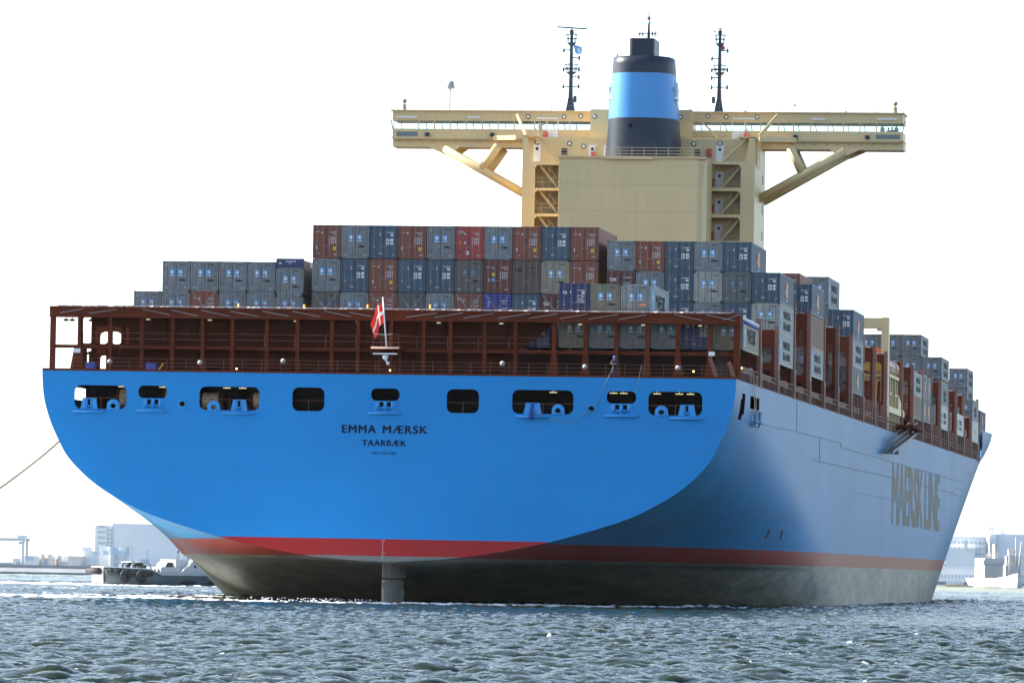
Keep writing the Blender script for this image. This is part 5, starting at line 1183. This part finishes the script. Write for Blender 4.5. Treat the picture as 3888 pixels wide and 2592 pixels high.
line('heaving_line', 'thin line hanging from the crewman down to the small round chock', catmull([(18.3, .45, 19.3), (18.0, -.15, 18.45), (17.4, -.2, 17.2), (16.75, -.12, 15.98)]), .022, 'green')
line('heaving_line', 'thin line looping across the blue stern below the openings', catmull([(16.6, -.15, 15.75), (16.0, -.12, 15.4), (15.3, -.08, 14.9), (14.5, -.07, 14.8), (13.6, -.08, 14.95), (12.3, -.35, 15.5), (11.9, -.2, 15.9)]), .022, 'green')
line('heaving_line', 'thin line falling from the rail to the small roller opening', catmull([(20.6, .2, 19.45), (20.45, -.12, 18.5), (20.3, -.1, 17.6), (20.2, .1, 17.1)]), .022, 'green')
line('heaving_line', 'twin thin lines dropped down the starboard hull side', [(28.25, 12.6, 19.4), (28.35, 13.2, 16.0), (28.3, 14.2, 15.9), (28.3, 15.0, 19.2)], .03)
f = MB(); g = random.Random(5)
for k in range(16): a = g.random()*.26-.13; f.path([(11.92+a*.3, -.2, 16.1), (11.9+a*.7, -.32, 15.6), (11.88+a*1.3, -.38, 15.2), (11.86+a*1.5, -.34, 14.86+g.random()*.2)], .03, 5)
o = f.build('rope_tail', P('blue_rope', (.02, .05, .25), .9, var=.2)); tag(o, 'frayed dark blue rope end hanging from a roller fairlead', 'rope')

# ------------------------------------------------------------ lifeboat
lb = thing('lifeboat', 'orange enclosed lifeboat hanging below the cream portal frame', 'lifeboat', (26.4, 152.2, 24.55))
def loft(mb, secs, mi=0, close=True):
    n = len(secs[0]); o = [p for s in secs for p in s]
    fs = [(i*n+j, i*n+j+1, (i+1)*n+j+1, (i+1)*n+j) for i in range(len(secs)-1) for j in range(n-1)]
    mb.add(o, fs, mi, True)
secs = []; secs2 = []
for t in np.linspace(0, 1, 13):
    w_ = 1.35*(1-abs(2*t-1)**3)+.02; y = 10.5*t
    secs.append([(w_*math.cos(a), y, .85+(.85 if a > math.pi else .0)*math.sin(a)) for a in np.linspace(math.pi, 2*math.pi, 11)])
    secs2.append([(w_*math.cos(a), y, .85+1.5*(1-.5*abs(2*t-1)**2)*max(math.sin(a), 0)) for a in np.linspace(0, math.pi, 11)])
h = MB(); loft(h, secs); h.build('hull', 'orange', lb); h = MB(); loft(h, secs2); h.build('canopy', 'orange', lb)
h = MB(); h.box(1.28, 1.36, 2.2, 4.0, 1.0, 1.6); h.build('canopy_window', 'markb', lb); h = MB(); h.box(-.5, .5, 4.2, 5.6, 2.3, 2.8); h.build('conning_tower', 'orange', lb)
h = MB(); h.box(-1.0, 1.5, -.9, -.2, .2, 1.9); h.build('cream_locker', 'marky', lb)
o = thing('life_raft', 'white and red striped covered raft on the lifeboat station', 'life raft', (27.4, 160.4, 24.45))
f = MB(); f.lathe([(.02, -1.5), (.55, -1.45), (.75, -.9), (.8, 0), (.75, .9), (.55, 1.45), (.02, 1.5)], (0, 1.6, .85), 14, 0, 'y'); f.build('cover', 'canvas', o)
for y in (.5, 1.6, 2.7): MB().lathe([(.79, -.18), (.83, 0), (.79, .18)], (0, y, .85), 14, 0, 'y').build('red_stripe', 'orange', o)

# ------------------------------------------------------------ tugboat
TUG = thing('tugboat', 'grey and white tugboat half hidden behind the port quarter of the ship', 'tugboat', (-86.0, 281, 0), R(42)); TUG.scale = (1.15, 1.15, 1.15)
# local: bow at x = 0, stern towards +x
M['tgrey'] = P('tug_hull_grey', (.085, .105, .105), .45, var=.1, streak=.3); M['twhite'] = P('tug_white', (.45, .45, .43), .45, var=.08, streak=.15); M['tyre'] = P('rubber_fender', (.012, .012, .013), .8, var=.3); M['tred'] = P('tug_boot_red', (.25, .05, .05), .6)
def twid(x): return 3.3*min(1, .44+.56*(min(x, 4.5)/4.5)**.65) if x < 17 else 3.3*(1-.35*((x-17)/5)**2)
def tshe(x): return 2.1-.035*x if x < 5 else (1.92-.62*min((x-5)/1.5, 1) if x < 6.5 else 1.3)
secs = []
for x in [0, .25, .6, 1.1, 1.8, 2.6, 3.6, 4.8, 5.3, 5.8, 6.5, 9, 13, 17, 22]:
    w_, z = twid(x), tshe(x); bx = x+.4*(1-min(x/2, 1))
    secs.append([(bx, -w_*.72, -.8), (bx, -w_*.92, .12), (x, -w_, z), (x, w_, z), (bx, w_*.92, .12), (bx, w_*.72, -.8)])
h = MB(); loft(h, secs); h.add(secs[0], [(0, 1, 2, 3, 4, 5)]); h.add([p for s in secs for p in (s[2], s[3])], [(2*i, 2*i+1, 2*i+3, 2*i+2) for i in range(len(secs)-1)])
h.build('hull', 'tgrey', TUG)
h = MB()
for a, b in zip(secs[:-1], secs[1:]):
    for q in (2, 3): h.bar(Vector(a[q])+Vector((0, 0, .02)), Vector(b[q])+Vector((0, 0, .02)), .16, .12)
h.bar(secs[0][2], secs[0][3], .16, .12); h.build('bulwark_cap', 'twhite', TUG)
MB().box(-.05, .0, -1.3, 1.3, .25, 1.95).build('sunlit_bow_plate', 'twhite', TUG)  # white face puts the sunlit look of the bow into paint
h = MB()
for x, w_ in ((-.42, .5), (-.2, .2)): pass
for a, b in zip(secs[:-1], secs[1:]): h.bar((a[1][0], a[1][1]-.02, .06), (b[1][0], b[1][1]-.02, .06), .06, .12)
h.build('boot_top', 'tred', TUG)
h = MB(); h.tube((-.35, -1.0, 1.6), (-.35, 1.7, 1.6), .36, .36, 14); h.build('bow_fender', 'tyre', TUG)
h = MB(); pts = [(x, -twid(x)-.2, tshe(x)-.42-.03*x) for x in (.25, .8, 1.6, 2.6, 3.8, 5.0)]
h.path(pts, .25, 10); [h.ball(p, .25, 10) for p in pts]; h.build('side_fender', 'tyre', TUG)
for x in (1.9, 3.7):
    h = MB(); h.lathe([(.32, -.2), (.66, -.22), (.74, 0), (.66, .22), (.32, .2), (.27, 0), (.32, -.2)], (x, -twid(x)-.5, 1.1), 20, 0, 'y'); h.build('tyre_fender', 'tyre', TUG)
for x in (9.2, 12.6): MB().box(x, x+1.7, -3.48, -3.3, .3, .62).build('rubbing_strip', 'tyre', TUG)
MB().bar((7, -3.35, .95), (17, -3.35, .88), .12, .12).build('belting', 'tgrey', TUG)
for y in (-1.3, 1.3):
    h = MB(); h.path([(3.6, y, 1.8), (3.7, y, 2.3), (4.1, y, 2.66), (5.7, y, 2.7), (6.1, y, 2.4), (6.4, y, 1.4)], .1, 8); h.build('shelter_frame', 'twhite', TUG)
MB().box(3.7, 6.1, -1.3, 1.3, 2.66, 2.74).build('shelter_roof', 'twhite', TUG)
h = MB(); h.lathe([(.75, -.9), (.75, -.8), (.5, -.78), (.5, .78), (.75, .8), (.75, .9)], (4.9, 0, 1.95), 16, 0, 'y'); h.box(5.2, 5.8, -1, .8, 1.5, 2.4); h.build('towing_winch', 'cTE', TUG)
for x in (2.4, 2.9): MB().tube((x, -1.3, 1.6), (x, -1.3, 2.25), .13).build('bollard', 'mast', TUG)
MB().box(7.0, 9.6, -2.2, 2.2, 1.2, 2.2).build('fore_house', 'twhite', TUG)
MB().plate([(9.0, 1.2), (20, 1.2), (20, 3.0), (10.9, 3.0), (10.5, 2.5), (9.8, 2.0)], [], -2.75, 2.75).build('deckhouse', 'twhite', TUG)
MB().box(9.2, 12.6, -1.8, 1.8, 2.2, 3.08).build('wheelhouse_base', 'twhite', TUG)
MB().plate([(8.2, 2.22), (9.8, 2.22), (9.5, 2.75), (8.5, 2.75)], [], -1.1, 1.1).build('canvas_cover', 'mast', TUG)
for x in (11.2, 12.8): MB().lathe([(.02, 0), (.17, 0), (.17, .05)], (x, -2.8, 2.3), 12, 0, 'y').build('porthole', 'mast', TUG)
for y in (-1.9, -1.0, .2, 1.2): MB().box(6.96, 6.995, y, y+.35, 1.35, 1.95).build('dark_door', 'mast', TUG)
for x0, x1 in ((9.3, 10.0), (10.3, 11.4), (11.7, 12.3), (12.6, 13.6)):
    h = MB(); h.path([(x0, -1.8, 3.0), (x0, -1.8, 3.85), (x1, -1.8, 3.85), (x1, -1.8, 3.0)], .045, 5); h.bar((x0, -1.8, 3.45), (x1, -1.8, 3.45), .05); h.build('top_railing', 'twhite', TUG)
h = MB(); h.tube((11.6, -.4, 3.0), (11.6, -.4, 5.4), .08, .05); h.bar((11.6, -1.3, 4.85), (11.6, .5, 4.85), .06); h.bar((11.6, -1.2, 5.2), (11.6, .4, 5.2), .05); h.ball((11.6, -.4, 4.1), .14, 8); h.build('mast', 'mast', TUG)
for x in (9.8, 11.1): MB().ball((x, -1.2, 4.0), .15, 8).bar((x, -1.2, 3.0), (x, -1.2, 4.0), .06).build('search_lamp', 'mast', TUG)
MB().box(13.2, 19, -1.7, 1.7, 3.0, 4.9).build('wheelhouse', 'twhite', TUG); MB().box(13.0, 19.2, -1.9, 1.9, 4.9, 5.05).build('wheelhouse_roof', 'twhite', TUG)
MB().box(13.17, 13.2, -1.4, 1.4, 3.9, 4.7).build('wheelhouse_window', 'navy', TUG)

# ------------------------------------------------------------ breakwater and far shore
def top(o, label, cat, group=None): return tag(o, label, cat, group)
M['conc'] = P('concrete_breakwater', (.26, .27, .28), .8, var=.15, scale=.3); M['far1'] = P('far_hazed_pale_cladding', (.82, .82, .78), .7, var=.06, scale=.05); M['far2'] = P('far_hazed_grey_cladding', (.78, .79, .78), .7, var=.08, scale=.05)  # far paints paled so their colour carries the haze
M['far3'] = P('far_hazed_steel', (.45, .50, .52), .6, var=.1); M['land'] = P('far_land', (.38, .41, .40), .9, var=.2, scale=.02)
b = MB(); b.plate([(0, -2), (6, -2), (4.6, 1.5), (4.6, 1.88), (1.2, 1.88), (1.2, 1.55), (0, .6)], [], -420, -150, axis='x')
o = b.build('breakwater', 'conc'); o.location = (0, 826, 0); o.rotation_euler = (0, 0, 0); top(o, 'long low grey concrete breakwater behind the tugboat', 'breakwater')
b = MB(); xs = list(np.linspace(-5400, 5400, 120)); g = random.Random(9); hs = [5.5+3.0*g.random()+2.2*math.sin(x*.002) for x in xs]
b.add([(x, y, z) for x, h_ in zip(xs, hs) for y, z in ((3700, -1), (3700, 2.2), (3860, h_), (5200, h_*.8))], [(4*i+j, 4*i+4+j, 4*i+5+j, 4*i+1+j) for i in range(len(xs)-1) for j in range(3)])
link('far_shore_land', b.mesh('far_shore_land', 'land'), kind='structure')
WH = thing('warehouse', 'large pale flat-roofed warehouse with outside stair fading into the haze', 'warehouse', (-832, 3610, 0))
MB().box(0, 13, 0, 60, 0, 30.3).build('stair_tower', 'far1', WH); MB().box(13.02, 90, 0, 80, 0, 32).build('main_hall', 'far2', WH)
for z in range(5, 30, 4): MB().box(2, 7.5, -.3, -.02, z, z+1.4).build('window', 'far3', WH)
f = MB()
for z in range(3, 30, 3): f.bar((9.3, -.6, z), (12.6, -.6, z+.4), .5)
f.bar((9.2, -.6, 0), (9.2, -.6, 30), .5); f.bar((12.7, -.6, 0), (12.7, -.6, 30), .5); f.build('outside_stair', 'far3', WH)
GC = thing('gantry_crane', 'blue-grey portal crane behind the breakwater', 'crane', (-900, 3560, 0))
for x in (-.6, 26):
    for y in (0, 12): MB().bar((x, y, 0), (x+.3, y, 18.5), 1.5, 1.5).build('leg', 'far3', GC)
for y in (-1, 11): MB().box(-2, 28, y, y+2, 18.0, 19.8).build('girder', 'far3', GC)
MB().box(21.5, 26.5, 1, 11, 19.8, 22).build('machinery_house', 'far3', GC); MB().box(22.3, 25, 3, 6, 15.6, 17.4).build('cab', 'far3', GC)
g = random.Random(11)
FCOL = [M['far3'], M['far1'], P('far_hazed_rust_box', (.78, .66, .56), .7), P('far_hazed_blue_box', (.55, .64, .70), .7), M['far2']]  # box colours washed out to hold the haze too
LBL = ['low block of stacked boxes directly below the portal crane', 'narrow block of boxes just past the crane leg', 'mid-height block of boxes halfway between crane and warehouse', 'bright-sided block of boxes nearer the warehouse', 'dark block next to the warehouse corner',
       'tall block of boxes before the warehouse stair', 'tallest block of boxes before the warehouse', 'wide blue-grey block of boxes before the warehouse', 'slim pale block standing apart from the boxes', 'low block of boxes between crane and warehouse', 'small block at the foot of the warehouse tower']
for k, (x0, x1, h_, y, ci) in enumerate(((-903, -893.5, 6.8, 3550, 0), (-884, -872, 5.2, 3570, 4), (-868, -858, 7.2, 3540, 1), (-857, -846.5, 8.6, 3545, 2), (-846, -832.5, 7.6, 3550, 0), (-826, -815, 14.2, 3540, 1), (-818, -808, 15.0, 3560, 4), (-808, -794, 14.9, 3555, 3), (-785, -781, 12.6, 3550, 1), (-879, -866, 6.0, 3600, 4), (-833, -824, 7.5, 3530, 2))):
    t = thing('box_stack', LBL[k], 'container stack', (x0, y, 0), 0, 'stacks of boxes on the far quay'); n = max(2, int(h_/2.6)); m_ = max(1, int((x1-x0)/2.6)); hh = h_/n; ww = (x1-x0)/m_
    for i in range(m_):
        q = MB()
        for j in range(n):
            if j == n-1 and g.random() < .3 and i: continue
            q.box(i*ww+.05, (i+1)*ww-.05, 0, 12, j*hh+.03, (j+1)*hh-.03, g.choice((0, 0, 1, 2)))
        q.build('box_column', [FCOL[ci], FCOL[g.randrange(5)], FCOL[g.randrange(5)]], t)
# right: quay buildings and two moored vessels
RB = thing('harbour_building', 'broad pale industrial building in the haze beyond the bow', 'building', (-212, 3620, 0))
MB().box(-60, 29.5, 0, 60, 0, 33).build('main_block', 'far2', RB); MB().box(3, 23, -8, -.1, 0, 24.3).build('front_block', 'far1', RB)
for z in range(4, 32, 4):
    for x in range(-2, 29, 3): MB().box(x, x+1.8, -.4, -.05, z, z+1.5).build('window', 'far3', RB)
MB().box(15.5, 17.7, -9, -8.1, 24.4, 30.5).build('stack_pipe', 'far1', RB)
RC = thing('harbour_building', 'taller blue-grey building with roof boxes and slim tower', 'building', (-182, 3640, 0))
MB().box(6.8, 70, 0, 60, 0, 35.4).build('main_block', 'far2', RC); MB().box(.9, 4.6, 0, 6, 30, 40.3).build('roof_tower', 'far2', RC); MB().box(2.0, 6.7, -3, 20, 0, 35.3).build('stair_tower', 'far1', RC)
MB().box(9.5, 13.5, 4, 10, 35.4, 37.4).build('roof_box', 'far2', RC); MB().box(25.8, 27.3, 4, 8, 35.4, 38).build('roof_box', 'far2', RC)
RD = thing('quay_shed', 'low pale quayside shed beyond the bow', 'shed', (-112, 2260, 0))
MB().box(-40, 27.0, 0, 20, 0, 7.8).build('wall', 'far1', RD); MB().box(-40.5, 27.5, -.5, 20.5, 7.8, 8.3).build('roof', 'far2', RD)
for x in np.arange(-8, 26, 1.7): MB().box(x, x+.9, -.15, -.02, 3.2, 4.8).build('window', 'far3', RD)
b = MB(); b.box(-900, 600, 2240, 2256, -2, 1.4); o = b.build('quay_wall', 'conc'); top(o, 'long low quay wall beyond the bow', 'quay')
def vessel(nm, label, loc, rz, L_, B_, fb, house, masts, sc=1):
    t = thing(nm, label, 'ship', loc, rz, 'vessels moored beyond the bow')
    # bow towards -y
    secs = []
    for s_ in np.linspace(0, 1, 14):
        y = -L_/2+L_*s_; w_ = B_/2*min(1, (s_/.28)**.55+.02) if s_ < .28 else B_/2; z = fb*(1+.45*max(0, .3-s_)/.3); rk = 2.2*max(0, .22-s_)/.22
        secs.append([(-w_*.6, y+rk, -1), (-w_*.8, y+rk*.6, fb*.35), (-w_, y, z), (w_, y, z), (w_*.8, y+rk*.6, fb*.35), (w_*.6, y+rk, -1)])
    h = MB(); loft(h, secs); h.add([p for s in secs for p in (s[2], s[3])], [(2*i, 2*i+1, 2*i+3, 2*i+2) for i in range(13)]); h.build('hull', 'vessel', t)
    for (x0, x1, y0, y1, z0, z1) in house: MB().box(x0, x1, y0, y1, z0, z1).build('deckhouse', 'vhouse', t)
    for (x0, x1, y0, z0) in [(h_[0]+.3, h_[1]-.3, h_[2], h_[5]-1.4) for h_ in house]: MB().box(x0, x1, y0-.06, y0-.01, z0, z0+.7).build('window', 'far3', t)
    for (x, y, z0, z1, dx) in masts: MB().tube((x, y, z0), (x+dx, y, z1), .28, .16, 8).bar((x-1.2+dx*.5, y, z0+(z1-z0)*.55), (x+1.2+dx*.5, y, z0+(z1-z0)*.55), .14).build('mast', 'vhouse', t)
    return t
vessel('moored_ship', 'white vessel seen bow-on with tall slanting derricks', (-46.5, 1650, 0), R(8), 46, 7.2, 3.6, [(-2.6, 2.6, 2, 12, 3.4, 8.2), (-2.2, 2.2, 3, 10, 8.2, 11.8), (-1.3, .6, 6, 9, 11.8, 14.2)], [(-1.6, -6, 4, 12.5, -.4), (1.4, 0, 8, 18.4, -.6), (2.9, 12, 4, 17.0, 1.0), (3.6, 13, 4, 16.6, .3)])
vessel('moored_ship', 'white vessel with tall square house and twin stubby funnels', (-55.0, 1700, 0), R(22), 52, 9, 3.3, [(-4.0, 3.2, 4, 16, 3.2, 10.9), (-4.6, 3.6, 3.6, 6, 8.6, 10.2), (1.2, 2.8, 8, 11, 10.9, 16.2)], [(-2.4, 6, 10.9, 12.6, 0), (-1.0, 6, 10.9, 12.6, 0), (3.5, -8, 3, 13, .8)])
LB = thing('harbour_launch', 'small cream launch low on the water beyond the bow', 'boat', (-66.5, 1580, 0))
h = MB(); h.plate([(0, -.4), (8.6, -.4), (10.3, .45), (0, .95)], [], -1.6, 1.6); h.build('hull', 'cream', LB); h = MB(); h.box(.6, 6.4, -1.3, 1.3, .9, 1.9); h.build('cabin', 'white', LB)
for x in np.arange(1, 6, 1.1): MB().box(x, x+.6, -1.34, -1.31, 1.25, 1.65).build('window', 'far3', LB)
# splashes thrown up along the waterline
f = MB(); g = random.Random(21)
for (x0, y0, x1, y1, n, hmax) in ((-15, 1, -8, -7, 40, .1), (-9, -7, -1, -2, 420, .42), (-1, -2, 13, 6, 420, .22), (13, 6, 24, 26, 120, .14), (-24, 36, -18, 34, 60, .3)):
    for k in range(n):
        t = g.random(); x, y = x0+(x1-x0)*t+g.gauss(0, .5), y0+(y1-y0)*t+g.gauss(0, .8); r = .02+.04*g.random(); z = g.random()**2*hmax
        c = len(f.v); f.lathe([(.001, -r*.6), (r*.9, -r*.2), (r*.8, r*.3), (.001, r*.6)], (x, y, z), 5)
        for q in range(c, len(f.v)): vx, vy, vz = f.v[q]; f.v[q] = (vx+g.gauss(0, r*.3), vy+g.gauss(0, r*.3), vz+g.gauss(0, r*.25))
o = f.build('sea_spray', P('spray_white', (.85, .87, .88), .9, var=.05)); o['kind'] = 'stuff'; o['label'] = 'white spray along the waterline of the stern'

# ------------------------------------------------------------ the air
hz = MB().box(-5600, 5600, -900, 9400, -4, 78).mesh('haze', [])
m = bpy.data.materials.new('harbour_haze'); m.use_nodes = True; t = m.node_tree; t.nodes.remove(t.nodes['Principled BSDF'])
pv = nn(t, 'VolumePrincipled'); pv.inputs['Color'].default_value = (.90, .95, 1, 1); pv.inputs['Density'].default_value = .11e-4; pv.inputs['Anisotropy'].default_value = .45
t.links.new(pv.outputs[0], t.nodes['Material Output'].inputs['Volume']); hz.materials.append(m)
link('haze', hz, kind='stuff')
